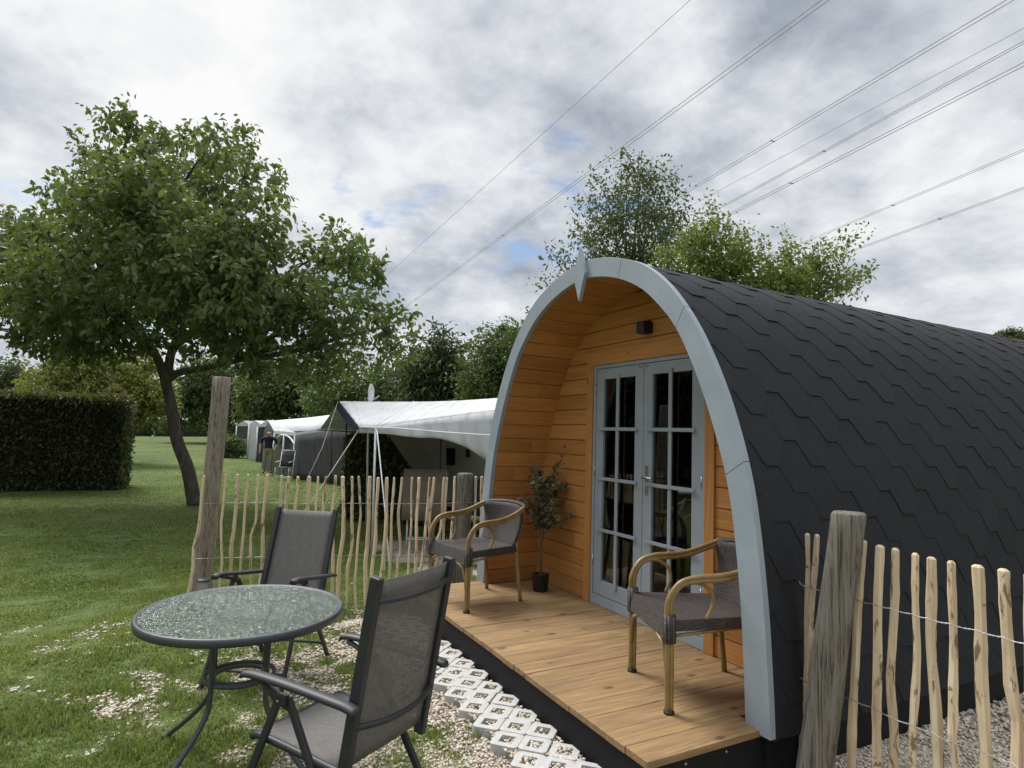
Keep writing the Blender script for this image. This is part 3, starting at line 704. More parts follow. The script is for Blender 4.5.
# ------------------------------------------------------------------ garden furniture
def rr_tube(b, P, r, n=6, seg=10, flat=1.): b.tube(spline(P, n), r, seg, flat=flat)
def recliner(label, loc, rz, ytop, ztop, adrop=0.):
    t = thing('recliner_chair', label, 'garden chair', loc, rz, 'folding recliners at the glass table')
    hw = .218; py, pz = .235, .40
    d = Vector((0, ytop-py, ztop-pz)).normalized(); L = math.hypot(ytop-py, ztop-pz); nb = Vector((0, d.z, -d.y))   # nb points backwards
    def bk(s, x, o=0.): return Vector((x, py, pz))+d*s+nb*o
    fr = MB()
    for sx in (-1, 1):
        x = sx*hw; w_ = Vector((sx*.0, 0, 0))
        a, c = bk(-.07, x), bk(L, x); rot = Matrix((Vector((1, 0, 0)), nb, d)).transposed()
        fr.box((-.016, -.022, -.03), (.016, .022, L), rot=rot, c=Vector((x, py, pz)))
    fr.build('back_frame', 'alu', t, bev=.006)
    for s, bow in ((L-.085, .035), (.17, .05)):
        cr = MB(); rr_tube(cr, [bk(s, -hw, .012), bk(s, -hw*.5, .012+bow*.8), bk(s, 0, .012+bow), bk(s, hw*.5, .012+bow*.8), bk(s, hw, .012)], .011); cr.build('cross_tube', 'alu', t)
    f = MB(); P = []
    for i in range(14):
        s = .03+(L-.045)*i/13; row = []
        for j in range(11):
            u = j/10*2-1; row.append(bk(s, u*(hw-.012), .012*(1-u*u)+.004))
        P.append(row)
    f.grid(P); f.build('back_panel', 'textilene', t, solid=.002)
    s_ = MB(); P = []
    prof = [(.20, .405), (.10, .413), (0, .42), (-.1, .425), (-.19, .43), (-.235, .426), (-.252, .412), (-.25, .395)]
    for y, z in prof: P.append([(u*(hw-.01), y, z-.012*(1-u*u)) for u in [j/8*2-1 for j in range(9)]])
    s_.grid(P); s_.build('seat', 'textilene', t, solid=.003)
    sf = MB()
    for sx in (-1, 1): rr_tube(sf, [(sx*hw, .23, .40), (sx*hw, 0, .414), (sx*hw, -.19, .422), (sx*hw, -.24, .412)], .014)
    sf.tube([(-hw, -.24, .408), (hw, -.24, .408)], .014); sf.tube([(-hw, .19, .395), (hw, .19, .395)], .011); sf.build('seat_frame', 'alu', t)
    for sx in (-1, 1):
        x = sx*(hw+.042); arm = MB(); s0 = (.655-pz)/d.z; back = bk(s0, x, -.01)
        A = [(x, back.y+.055, .645-adrop), (x, back.y+.02, .652-adrop), (x, back.y-.03, .656-adrop*.95), (x, .0, .663-adrop*.5), (x, -.18, .662-adrop*.1), (x, -.245, .655), (x, -.258, .648)]
        pts = spline([Vector(a) for a in A], 5); vs = []; n = len(pts)
        for i, q in enumerate(pts):
            w_ = .026*(1 if 0 < i < n-1 else .75); h_ = .012
            vs += [q+Vector((-w_, 0, -h_*.6)), q+Vector((-w_*.9, 0, h_*.4)), q+Vector((-w_*.5, 0, h_)), q+Vector((w_*.5, 0, h_)), q+Vector((w_*.9, 0, h_*.4)), q+Vector((w_, 0, -h_*.6)), q+Vector((w_*.5, 0, -h_)), q+Vector((-w_*.5, 0, -h_))]
        fs = [(8*i+k, 8*i+(k+1) % 8, 8*i+8+(k+1) % 8, 8*i+8+k) for i in range(n-1) for k in range(8)]+[tuple(range(7, -1, -1)), tuple(8*(n-1)+k for k in range(8))]
        arm.add(vs, fs, 0., None, True); am = arm.build('armrest', 'alu', t)
        br = MB(); px_ = sx*(hw+.026); br.tube([(px_, -.21, .645), (px_, -.06, .60)], .010, 8, flat=1.4); br.box((px_-.012, -.085, .575), (px_+.012, -.035, .615)); br.build('bracket', 'alu', t, bev=.004)
        for nm, a, c in (('leg', (px_, -.075, .60), (px_+sx*.012, -.33, 0)), ('leg', (px_-sx*.014, -.045, .60), (px_-sx*.0, .36, 0))):
            lg = MB(); a = Vector(a); c = Vector(c); dv = (c-a); e = Vector((1, 0, 0)); dn = dv.normalized(); g = e.cross(dn).normalized(); rot = Matrix((e, g, dn)).transposed()
            lg.box((-.010, -.015, 0), (.010, .015, dv.length-.018), rot=rot, c=a); leg = lg.build('leg', 'alu', t, bev=.005)
            ft = MB(); ft.box((-.013, -.019, dv.length-.02), (.013, .019, dv.length), rot=rot, c=a); ft.build('foot_cap', 'potplastic', leg, bev=.004)
        for y, z in ((-.068, .592), (.225, .40)): bo = MB(); bo.tube([(px_+sx*.012, y, z), (px_+sx*.018, y, z)], .006, 8); bo.build('bolt', 'steel', t)
    cb = MB(); cb.tube([(-hw-.03, -.285, .11), (hw+.03, -.285, .11)], .009, 8); cb.build('stretcher', 'alu', t); cb = MB(); cb.tube([(-hw-.02, .283, .115), (hw+.02, .283, .115)], .009, 8); cb.build('stretcher', 'alu', t)
    return t
recliner('dark grey mesh recliner seen from behind, nearest the camera, on gravel', (.965, -1.775, 0), R(-57.3), .345, 1.09)
recliner('dark grey mesh recliner facing the glass table, in front of the paling fence', (-.85, -1.81, 0), R(54.4), .43, 1.01, .085)

def table():
    t = thing('garden_table', 'round slate grey garden table with rippled glass top', 'table', (.21, -2.085, 0)); H = .715; r = .458
    n = 96; b = MB(); prof = [(r-.012, H-.004), (r-.002, H+.003), (r+.006, H-.001), (r+.009, H-.012), (r+.006, H-.034), (r-.006, H-.036), (r-.008, H-.012), (r-.022, H-.011), (r-.022, H-.005)]
    vs = []; m = len(prof)
    for i in range(n):
        a = 2*math.pi*i/n; vs += [(math.cos(a)*q, math.sin(a)*q, z) for q, z in prof]
    fs = [(i*m+k, ((i+1) % n)*m+k, ((i+1) % n)*m+(k+1) % m, i*m+(k+1) % m) for i in range(n) for k in range(m)]
    b.add(vs, fs, 0., None, True); b.build('rim', 'tablemetal', t)
    g = MB(); rg = r-.0125; vs = [(math.cos(2*math.pi*i/n)*rg, math.sin(2*math.pi*i/n)*rg, H-.0035) for i in range(n)]
    g.add(vs, [tuple(range(n))]); g.build('glass_top', 'tableglass', t, fix=False)
    az = math.atan2(2.401-2.085, -3.504+.21)
    for k in range(4):
        a = math.pi+az+math.pi/4+k*math.pi/2; dx, dy = math.cos(a), math.sin(a); lg = MB()
        rr_tube(lg, [(dx*.42, dy*.42, H-.026), (dx*.23, dy*.23, H-.03), (dx*.175, dy*.175, H-.06), (dx*.168, dy*.168, .55), (dx*.168, dy*.168, .34), (dx*.20, dy*.20, .255), (dx*.30, dy*.30, .15), (dx*.47, dy*.47, .012)], .0125, 7, 10); leg = lg.build('leg', 'tablemetal', t)
        fc = MB(); fc.tube([(dx*.455, dy*.455, .020), (dx*.478, dy*.478, .004)], .016, 10); fc.build('foot_cap', 'potplastic', leg)
    for rad, z in ((.157, .405), (.115, .402)):
        rg_ = MB(); rg_.tube([(math.cos(2*math.pi*i/48)*rad, math.sin(2*math.pi*i/48)*rad, z) for i in range(48)], .0105 if z > .4 else .007, 10, closed=True); rg_.build('brace_ring', 'tablemetal', t)
table()

def wicker_chair(label, loc, rz):
    t = thing('wicker_armchair', label, 'armchair', loc, rz, 'wicker armchairs on the pod deck')
    fx, fy, bx, by = .262, -.255, .215, .26
    # seat: rounded woven pad
    s = MB(); P = []; n = 20
    for i in range(9):
        v = i/8; y = fy+.0+(by-.03-fy)*v; hw = .27+(.215-.27)*v
        P.append([(u*hw, y, .435-.012*math.cos(u*1.5)*math.sin(math.pi*v)) for u in [j/12*2-1 for j in range(13)]])
    under = [[(p[0]*1.0, p[1], p[2]-.035) for p in row] for row in P]
    s.grid(P, uvs=(20, 36)); s.grid(under, uvs=(20, 36), flip=True)
    # apron skirts with depth at front
    def apron(A, B, uvn, drop):
        G = []
        for k in range(6):
            a = k/5*math.pi*.5; row = []
            for j in range(13):
                u = j/12; q = Vector(A).lerp(Vector(B), u); o = Vector(((q.x)*.05, (q.y)*.05, 0)); row.append((q+o*math.sin(a)*1.0+Vector((0, 0, -drop*(k/5)**1.3))))
            G.append(row)
        s.grid(G, uvs=(uvn*.8, 6))
    c = [P[0][0], P[0][-1], P[-1][-1], P[-1][0]]
    apron(c[0], c[1], 26, .095); apron(c[1], c[2], 26, .05); apron(c[2], c[3], 20, .05); apron(c[3], c[0], 26, .05)
    s.build('seat', 'wicker', t, fix=False)
    b = MB(); G = []
    for i in range(11):
        v = i/10; z = .41+.315*v; row = []
        for j in range(13):
            u = j/12*2-1; row.append((u*(.215+.045*v), by-.035+.095*v+.03*math.sin(v*3)-.075*abs(u)**2.2*(.3+.7*v), z+.012*(1-u*u)*v))
        G.append(row)
    b.grid(G, uvs=(20, 30)); b.build('backrest', 'wicker', t, solid=.014, fix=False)
    # arms running on round the top of the back
    top = G[-1]
    for sx in (-1, 1):
        a = MB(); x = sx*fx
        A = [(x, fy+.01, .0), (x, fy+.01, .25), (x, fy+.005, .45), (x*1.01, fy+.012, .535), (x*1.03, fy+.06, .605), (x*1.05, fy+.14, .630), (x*1.06, fy+.26, .638), (x*1.05, .10, .655), (x*1.03, .20, .690), (x*.98, .275, .722)]
        pts = spline([Vector(q) for q in A], 6); nl = 12
        lo = pts[:nl+1]; hi = pts[nl:]
        for o in (-.0095, .0095): a.tube([q+Vector((o*.3*0, 0, 0))+Vector((0, o, 0)) if i < 16 else q+Vector((0, 0, -o)).lerp(Vector((0, o, 0)), max(0, (30-i)/14) if i < 30 else 0) for i, q in enumerate(pts)], .0128, 10)
        a.build('arm', 'bamboo', t)
        wr = MB(); wr.tube([(x, fy+.01, .33), (x, fy+.008, .46)], [.031, .031], 14, flat=1.); wr.build('wrapping', 'wicker', t)
        ft = MB(); ft.tube([(x, fy+.01, .0), (x, fy+.01, .012)], .026, 10); ft.build('foot_cap', 'potplastic', t)
        lp = MB(); rr_tube(lp, [(x*1.0, fy+.025, .555), (x*1.02, fy+.075, .602), (x*1.03, fy+.15, .612), (x*1.02, fy+.215, .575), (x*1.0, fy+.232, .51), (x*.98, fy+.20, .435)], .0095, 6, 8); lp.build('arm_loop', 'bamboo', t)
        lg = MB(); lg.tube(spline([(sx*bx*.98, by-.02, .46), (sx*bx, by, .25), (sx*bx*1.05, by+.03, 0)], 5), .0155, 10); lg.build('leg', 'bamboo', t)
        st = MB(); st.tube([(x, fy+.03, .36), (sx*bx*.95, by-.03, .385)], .009, 8); rr_tube(st, [(x*.97, fy, .16), (x*.91, fy-.003, .25), (x*.78, fy-.006, .315), (x*.55, fy-.008, .338)], .0095, 5, 8); rr_tube(st, [(x*.8, fy+.06, .385), (0, 0, .372), (-sx*bx*.9, by-.05, .385)], .008, 5, 8); st.build('brace', 'bamboo', t)
    rr = MB(); rr_tube(rr, [(-fx*.98, .275, .722), (-.2, .325, .732), (-.1, .348, .740), (0, .355, .743), (.1, .348, .740), (.2, .325, .732), (fx*.98, .275, .722)], .020, 6, 10); rr.build('top_rail', 'wicker', t)
    return t
ch = wicker_chair('grey wicker armchair at the right end of the deck, half behind the arch trim', (1.035, .055, DK+.001), R(-20))
copy_thing(ch, (-.965, -.30, DK+.001), R(10), 'grey wicker armchair at the left end of the deck, beside the potted olive tree')

# ------------------------------------------------------------------ plants
def leaf_mesh(name, P, D, L, W, mat, parent, rng_, fold=.25, curl=.15, rnd=None):
    """one folded, curled leaf (4 triangles) per point"""
    n = len(P); D = nrmz(D); a = nrmz(rng_.normal(size=(n, 3))); S = nrmz(np.cross(D, a)); N = np.cross(S, D)
    flipm = N[:, 2] < 0; N[flipm] *= -1
    L = L[:, None]; W = W[:, None]
    m = P+D*L*.5+N*L*curl*.3; tip = P+D*L-N*L*curl; o = lambda f, w_: P+D*L*f+S*W*w_+N*(W*abs(w_)*fold*1.6+L*curl*.2*f)
    V = np.stack([P, o(.28, .42), o(.62, .44), tip, o(.62, -.44), o(.28, -.42), m], 1).reshape(-1, 3); i = np.arange(n)*7
    F = np.stack([np.stack([i+p, i+(p+1) % 6, i+6], 1) for p in range(6)], 1).reshape(-1, 3)
    r = rng_.random(n) if rnd is None else rnd
    return mesh_np(name, V, F, np.repeat(r, 6), mat, parent)
def crown(parent, lobes, ncl, per, L, W, mat, seed, spread, droop=.35, shell=.55, name='crown', upright=0., jit=.35):
    g = np.random.default_rng(seed); C = np.array([list(l[0]) for l in lobes]); Rr = np.array([l[1] for l in lobes])
    pick = g.choice(len(lobes), ncl, p=Rr**2.2/np.sum(Rr**2.2)); d = nrmz(g.normal(size=(ncl, 3)))
    # lumpy outline
    ph = np.array([[mnoise.noise(Vector((*(d[i]*1.7+pick[i]*3.1),))) for i in range(ncl)]]).T
    rad = (g.random((ncl, 1))**shell)*(1+jit*ph)
    c = C[pick]+d*rad*Rr[pick][:, None]*np.array([1, 1, .9])
    clv = np.clip(.5+.5*ph[:, 0]+g.normal(0, .2, ncl), 0, 1)
    td = nrmz(d*.8+g.normal(size=(ncl, 3))*.6+np.array([0, 0, upright]))       # twig direction
    k = np.tile((np.arange(per)+.5)/per, (ncl, 1))
    P = c[:, None, :]+td[:, None, :]*(k[:, :, None]*spread)+g.normal(size=(ncl, per, 3))*spread*.16
    D = td[:, None, :]*.55+g.normal(size=(ncl, per, 3))*.75; D[:, :, 2] -= droop
    n = ncl*per; sz = g.uniform(.6, 1.25, n)
    rnd = np.clip(np.repeat(clv, per)*.7+g.random(n)*.3, 0, 1)
    return leaf_mesh(name, P.reshape(-1, 3), D.reshape(-1, 3), L*sz, W*sz, mat, parent, g, rnd=rnd)
def limb(b, pts, r0_, r1_, seg=8, n=5):
    p = spline(pts, n); m = len(p); b.tube(p, [r0_+(r1_-r0_)*(i/(m-1))**.8 for i in range(m)], seg)
M['leaf_walnut'] = leafmat('broad_leaf', (.042, .068, .021), (.165, .205, .066), .34, .5, .45)
M['leaf_dark'] = leafmat('dark_leaf', (.030, .044, .018), (.095, .115, .045), .3)
M['leaf_mid'] = leafmat('mid_green_leaf', (.035, .058, .018), (.090, .125, .036), .3)
M['leaf_fresh'] = leafmat('fresh_leaf', (.075, .105, .024), (.190, .215, .055), .4)
M['leaf_gold'] = leafmat('golden_conifer', (.095, .112, .028), (.300, .300, .085), .3)
M['leaf_far'] = leafmat('far_leaf', (.045, .068, .032), (.100, .130, .058), .25)
M['leaf_hedge'] = leafmat('beech_hedge', (.020, .031, .012), (.120, .130, .055), .25, .5, .4)
M['leaf_hedge_top'] = leafmat('beech_hedge_tip', (.09, .05, .03), (.10, .11, .035), .3)
M['leaf_conifer'] = leafmat('spruce', (.014, .026, .014), (.060, .085, .034), .2)
M['leaf_olive'] = leafmat('olive_leaf', (.050, .050, .028), (.25, .22, .13), .15, .5, .4)
M['hedgecore'] = pmat('hedge_core', (.020, .026, .012), .95, None, 8, 1., 25)

def px_lobes(L, D, dz=.0, seed=1):
    r6 = random.Random(seed); out = []
    for x, y, rp in L:
        rad = rp*D/F_PX; out.append((at(x, y, D+r6.uniform(-1, 1)*dz), rad*(1.12 if D > 20 else 1.)))
    return out
def tree(name, label, cat, L, D, base_px, dz, ncl, per, lw, mat, seed, spread, tr=.2, droop=.35, group=None, shell=.55, upright=0., trunk_pts=None, branches=True, jit=.35, barkmat='bark'):
    lobes = px_lobes(L, D, dz, seed); b = at(base_px, 430, D); b.z = gz(b.x)-.05
    t = thing(name, label, cat, b, 0, group)
    loc = [(l[0]-b, l[1]) for l in lobes]
    crown(t, loc, ncl, per, lw[0], lw[1], mat, seed, spread, droop, shell, upright=upright, jit=jit)
    tb = MB(); cx = sum((l[0] for l in loc), Vector())/len(loc); zt = max(l[0].z+l[1]*.4 for l in loc)
    zf = min(l[0].z for l in loc); zf = max(.3, zf*.75)
    topx = max(loc, key=lambda l: l[0].z)[0]
    main = trunk_pts or [(0, 0, 0), (cx.x*.15, cx.y*.15, zf*.6), (cx.x*.5, cx.y*.5, zf*1.1), (topx.x*.9, topx.y*.9, zt*.9)]
    limb(tb, main, tr, tr*.12, 10)
    if branches:
        mp = spline(main, 6); r7 = random.Random(seed)
        for c, rad in loc:
            s = min(mp, key=lambda q: (q-c).length+abs(q.z-c.z*.62)*1.2)
            midp = s.lerp(c, .5)+Vector((r7.uniform(-.1, .1), r7.uniform(-.1, .1), .08))*(c-s).length
            limb(tb, [s, midp, c+(c-s)*.15], tr*.30, tr*.04, 6, 4)
    tb.build('trunk', barkmat, t, fix=False)
    return t

def main_tree():
    D = 14.69; base = atz(195, 505, -.35); b = Vector((base.x, base.y, -.40))
    L = [(122, 112, 13), (112, 126, 15), (150, 150, 27), (190, 140, 17), (240, 146, 15), (92, 150, 17), (215, 145, 14), (230, 182, 30), (278, 184, 15), (110, 188, 34), (170, 195, 40), (72, 205, 22), (30, 232, 20), (60, 258, 38), (130, 250, 46), (200, 250, 48), (248, 225, 30), (20, 292, 42), (80, 312, 46), (140, 305, 42), (200, 305, 42), (250, 292, 40), (312, 262, 26), (345, 250, 20), (362, 268, 20), (300, 312, 36), (345, 306, 26), (255, 340, 28), (300, 348, 26), (335, 345, 22), (370, 330, 16), (398, 318, 15), (404, 344, 13), (385, 355, 14), (40, 335, 24), (-40, 290, 45), (-30, 245, 22), (5, 228, 12), (8, 262, 28), (100, 340, 20), (350, 362, 16), (115, 348, 15), (85, 340, 18), (215, 342, 17), (240, 335, 20), (190, 338, 13), (140, 340, 14), (275, 365, 16), (310, 372, 15), (250, 362, 12)]
    r6 = random.Random(5); lobes = []
    for x, y, rp in L: lobes.append((at(x, y, D+r6.uniform(-2.2, 2.2)*(1 if 60 < x < 300 else .6)), rp*D/F_PX))
    for x, y, rp in [(110, 210, 38), (170, 260, 50), (60, 290, 42), (230, 280, 42), (150, 180, 30)]:
        for dd in (-2.6, 2.6): lobes.append((at(x, y, D+dd), rp*D/F_PX))
    t = thing('broadleaf_tree', 'large leafy tree leaning on the lawn left of the tall fence post', 'tree', b)
    loc = [(l[0]-b, l[1]) for l in lobes]
    crown(t, [(c, r_*.92) for c, r_ in loc], 4500, 11, .178, .088, 'leaf_walnut', 3, .40, .45, .42, jit=.5)
    tb = MB(); q = lambda x, y, d=0: at(x, y, D+d)-b
    limb(tb, [(0, 0, 0), q(188, 470), q(177, 440), q(171, 405), q(165, 378)], .168, .118, 14)
    limb(tb, [q(166, 385), q(172, 350), q(185, 320), q(195, 260, .5), q(180, 190, .3), q(140, 140)], .125, .025, 10)
    limb(tb, [q(166, 382), q(178, 373), q(205, 368, -.4), q(240, 360, -.8), q(300, 350, -1), q(350, 335, -1), q(395, 325, -.6)], .11, .02, 8)
    limb(tb, [q(173, 348), q(195, 330), q(235, 300, .6), q(280, 280, .8), q(340, 260, .8)], .11, .02, 8)
    limb(tb, [q(166, 380), q(150, 345, -.3), q(110, 305, -.8), q(50, 270, -1), q(-20, 250, -1)], .12, .02, 8)
    limb(tb, [q(176, 335), q(150, 280, 1), q(100, 220, 1.5), q(80, 170, 1)], .10, .02, 8)
    limb(tb, [q(190, 300), q(225, 240, 1), q(240, 190, 1), q(250, 155, .5)], .09, .015, 8)
    mp = [q(172, 350), q(185, 320), q(195, 260, .5), q(180, 190, .3), q(235, 300, .6), q(280, 280, .8), q(110, 305, -.8), q(100, 220, 1.5), q(240, 360, -.8), q(225, 240, 1)]
    for c, rad in loc:
        s = min(mp, key=lambda p: (p-c).length); limb(tb, [s, s.lerp(c, .5)+Vector((0, 0, .15)), c], .04, .008, 6, 4)
    tb.build('trunk', 'bark', t, fix=False)
main_tree()

G1 = 'trees behind the campsite'
tree('dark_tree', 'dark small-leaved tree rising tallest behind the pod arch', 'tree', [(628, 172, 13), (640, 190, 24), (603, 192, 13), (662, 185, 16), (618, 222, 32), (652, 220, 32), (590, 236, 20), (672, 224, 16), (605, 262, 34), (640, 258, 38), (676, 250, 20), (559, 262, 9), (572, 280, 12), (549, 290, 8), (588, 205, 9), (640, 170, 8)], 16, 628, .8, 900, 10, (.105, .055), 'leaf_dark', 21, .50, tr=.11, shell=.85, upright=.5, jit=.6)
tree('fresh_green_tree', 'fresh green bushy tree just right of the dark tree, over the pod roof', 'tree', [(710, 212, 5), (712, 228, 10), (708, 245, 18), (735, 250, 13), (740, 268, 24), (700, 268, 25), (672, 268, 14), (720, 290, 30), (765, 280, 15), (772, 296, 14), (746, 240, 6)], 13, 722, .5, 800, 10, (.095, .046), 'leaf_fresh', 22, .40, tr=.08, upright=.7, shell=.85, jit=.55)
tree('fresh_green_tree', 'loose green tree with long side shoots, rightmost over the pod roof', 'tree', [(786, 244, 5), (790, 262, 9), (800, 283, 18), (822, 268, 11), (838, 248, 7), (853, 243, 5), (850, 284, 7), (782, 290, 18), (825, 290, 16), (865, 278, 4), (812, 258, 7), (785, 250, 4)], 12.5, 806, .5, 440, 10, (.095, .046), 'leaf_fresh', 23, .38, tr=.07, upright=.5, shell=.7)
tree('spruce', 'dark pointed conifer above the grey awning', 'tree', [(441, 330, 3), (440, 338, 6), (439, 350, 11), (436, 364, 17), (432, 380, 24), (430, 396, 28), (455, 372, 14), (455, 392, 20), (462, 352, 6), (415, 372, 10)], 30, 438, .5, 1500, 8, (.34, .09), 'leaf_conifer', 24, .75, tr=.2, droop=.5, shell=.6)
tree('rounded_tree', 'mid green rounded tree next to the left side of the pod arch', 'tree', [(486, 342, 12), (505, 336, 14), (497, 362, 25), (478, 376, 20), (505, 385, 28), (480, 395, 20), (525, 350, 22), (540, 330, 18)], 26, 500, 1, 1300, 9, (.17, .09), 'leaf_mid', 25, .5, tr=.2)
tree('rounded_tree', 'broad tree behind the drooping branch tips, left of the satellite dish', 'tree', [(352, 378, 22), (380, 388, 22), (333, 396, 20), (400, 378, 16), (405, 398, 16), (318, 405, 15), (362, 405, 18), (390, 408, 16)], 40, 365, 1.5, 1000, 9, (.26, .14), 'leaf_mid', 26, .8, tr=.25)
tree('rounded_tree', 'large hazy green tree behind the tall fence post', 'tree', [(192, 392, 24), (222, 382, 26), (205, 405, 20), (245, 400, 24), (180, 410, 18), (235, 412, 14), (210, 375, 18)], 62, 212, 2, 1300, 9, (.42, .22), 'leaf_mid', 27, 1.2, tr=.35)
tree('rounded_tree', 'large green tree above the row of white tents', 'tree', [(268, 388, 24), (295, 392, 24), (280, 405, 18), (310, 400, 18), (258, 405, 16), (300, 375, 16), (325, 408, 14)], 55, 285, 2, 1200, 9, (.38, .20), 'leaf_mid', 28, 1.1, tr=.35)
tree('golden_conifer', 'golden green conifer bush behind the left half of the hedge', 'tree', [(52, 388, 20), (75, 372, 22), (45, 398, 18), (88, 388, 22), (66, 360, 12), (100, 362, 12), (70, 402, 20)], 27, 68, 1., 1500, 9, (.20, .08), 'leaf_gold', 29, .5, tr=.15, shell=.4, jit=.5)
tree('golden_conifer', 'golden green conifer bush between the hedge end and the leaning trunk', 'tree', [(120, 385, 22), (136, 368, 18), (150, 396, 16), (110, 398, 22), (140, 400, 20), (158, 405, 10)], 29, 128, 1., 1300, 9, (.21, .085), 'leaf_gold', 30, .5, tr=.15, shell=.4, jit=.5)
tree('rounded_tree', 'grey green tree at the far left edge above the hedge', 'tree', [(8, 372, 14), (-15, 378, 22), (20, 382, 12), (5, 395, 20), (-35, 390, 24)], 42, 0, 1, 900, 9, (.24, .12), 'leaf_far', 31, .7, tr=.25)
tree('rounded_tree', 'tiny distant trees on the horizon above the far end of the roof', 'tree', [(1008, 333, 3), (1004, 338, 4), (1014, 338, 5), (1024, 338, 5), (996, 342, 5), (1020, 345, 8), (1004, 348, 8)], 100, 1010, 1, 500, 9, (.5, .3), 'leaf_far', 32, 1.0, tr=.3)

def hedge(label, origin, ang, lx, ly, h, n, leaf, seed, tips=True, mat='leaf_hedge', name='clipped_hedge', lump=.06):
    g = np.random.default_rng(seed); t = thing(name, label, 'hedge', origin, ang)
    b = MB(); b.box((.08, .08, 0), (lx-.08, ly-.08, h-.10)); b.build('inner_growth', 'hedgecore', t)
    def surf(n, top):
        u = g.random(n); v = g.random(n); P = np.zeros((n, 3)); N = np.zeros((n, 3))
        if top: P[:, 0] = u*lx; P[:, 1] = v*ly; P[:, 2] = h; N[:, 2] = 1
        else:
            per = 2*(lx+ly); q = u*per
            for i in range(n):
                s = q[i]
                if s < lx: P[i] = (s, 0, 0); N[i] = (0, -1, 0)
                elif s < lx+ly: P[i] = (lx, s-lx, 0); N[i] = (1, 0, 0)
                elif s < 2*lx+ly: P[i] = (s-lx-ly, ly, 0); N[i] = (0, 1, 0)
                else: P[i] = (0, s-2*lx-ly, 0); N[i] = (-1, 0, 0)
            P[:, 2] = v*h
        w_ = np.array([mnoise.noise(Vector((*(p*1.3),))) for p in P])
        P += N*(w_*lump+g.normal(0, leaf*.45, n)+(g.random(n) < .04)*g.uniform(0, leaf*1.6, n)-.03)[:, None]
        return P, N
    area_s, area_t = 2*(lx+ly)*h, lx*ly
    P, N = surf(int(n*area_s/(area_s+area_t)), False); D = N*.7+g.normal(size=N.shape)*.8; D[:, 2] -= .2
    leaf_mesh('foliage', P, D, leaf*g.uniform(.6, 1.3, len(P)), leaf*.55*g.uniform(.7, 1.2, len(P)), mat, t, g)
    P, N = surf(int(n*area_t/(area_s+area_t)), True); D = N*.6+g.normal(size=N.shape)*.7
    leaf_mesh('top_growth', P, D, leaf*g.uniform(.6, 1.5, len(P)), leaf*.5*g.uniform(.7, 1.2, len(P)), 'leaf_hedge_top' if tips else mat, t, g)
    return t
# local x runs along the front face, local y goes back from it
hA = Vector((-17.3, -9.2, -.38)); hB = Vector((-17.2, -3.88, -.38))
hedge('tall dark clipped beech hedge at the left, with reddish tips along its top', hA, math.atan2(hB.y-hA.y, hB.x-hA.x), (hB-hA).length, 1.6, 2.62, 30000, .11, 41, lump=.10)
hC = atz(95, 436, -.38); hD = atz(236, 437, -.38)
hedge('long low dark hedge across the far end of the lawn', (hC.x, hC.y, -.40), math.atan2(hD.y-hC.y, hD.x-hC.x), (hD-hC).length, 2., 2.1, 9000, .30, 42, tips=False)
hE = at(343, 480, 13.2); hF = at(432, 480, 12.6)
hedge('dark glossy hedge block under the grey awning', (hE.x, hE.y, -.38), math.atan2(hF.y-hE.y, hF.x-hE.x), (hF-hE).length, 1., 1.82, 9000, .10, 43, tips=False)

def olive():
    base = Vector((-1.008, .335, DK+.001)); t = thing('potted_olive', 'small olive tree in a black pot in the porch corner', 'potted plant', base)
    p = MB(); pr = [(.0, .0), (.060, 0), (.063, .01), (.071, .135), (.074, .14), (.066, .14), (.062, .122), (0, .122)]; n = 28
    vs = [(math.cos(2*math.pi*i/n)*r, math.sin(2*math.pi*i/n)*r, z) for i in range(n) for r, z in pr]; m = len(pr)
    p.add(vs, [(i*m+k, ((i+1) % n)*m+k, ((i+1) % n)*m+k+1, i*m+k+1) for i in range(n) for k in range(m-1)], 0, None, True); p.build('pot', 'potplastic', t)
    s = MB(); s.add([(math.cos(2*math.pi*i/20)*.063, math.sin(2*math.pi*i/20)*.063, .124) for i in range(20)], [tuple(range(20))]); s.build('soil', 'soil', t)
    b = MB(); r8 = random.Random(6); g = np.random.default_rng(6)
    tr = [Vector(q) for q in [(0, 0, .12), (.004, -.006, .25), (-.012, 0, .36), (.01, .01, .46), (0, .015, .56), (.012, .0, .68)]]; limb(b, tr, .011, .007, 8, 5)
    P, D = [], []; rtv = Vector(rt)
    tips = []
    for i in range(40):
        z = r8.uniform(.42, .78); s0 = Vector((0, .01, z)); a = r8.uniform(0, 6.28); L = r8.uniform(.14, .34)
        d = Vector((math.cos(a)*.75, math.sin(a)*.75, r8.uniform(.3, 2.2))).normalized()
        e = s0+d*L; 
        if e.z > 1.10: e.z = 1.10-r8.random()*.08
        if e.y > .17: e.y = .17
        if e.x < -.30: e.x = -.3
        mid = s0.lerp(e, .5)+Vector((r8.uniform(-.02, .02), r8.uniform(-.02, .02), .02)); pts = spline([s0, mid, e], 8); b.tube(pts, [.004-.0028*k/(len(pts)-1) for k in range(len(pts))], 5)
        for k, q in enumerate(pts[4:]):
            for _ in range(3):
                P.append(q); D.append((pts[-1]-pts[0]).normalized()*.6+Vector((r8.gauss(0, .7), r8.gauss(0, .7), r8.gauss(.1, .6))))
    b.build('trunk', 'bark_light', t, fix=False)
    P = np.array([list(q) for q in P]); D = np.array([list(q) for q in D]); n = len(P)
    leaf_mesh('foliage', P, D, g.uniform(.042, .075, n), g.uniform(.013, .020, n), 'leaf_olive', t, g)
olive()

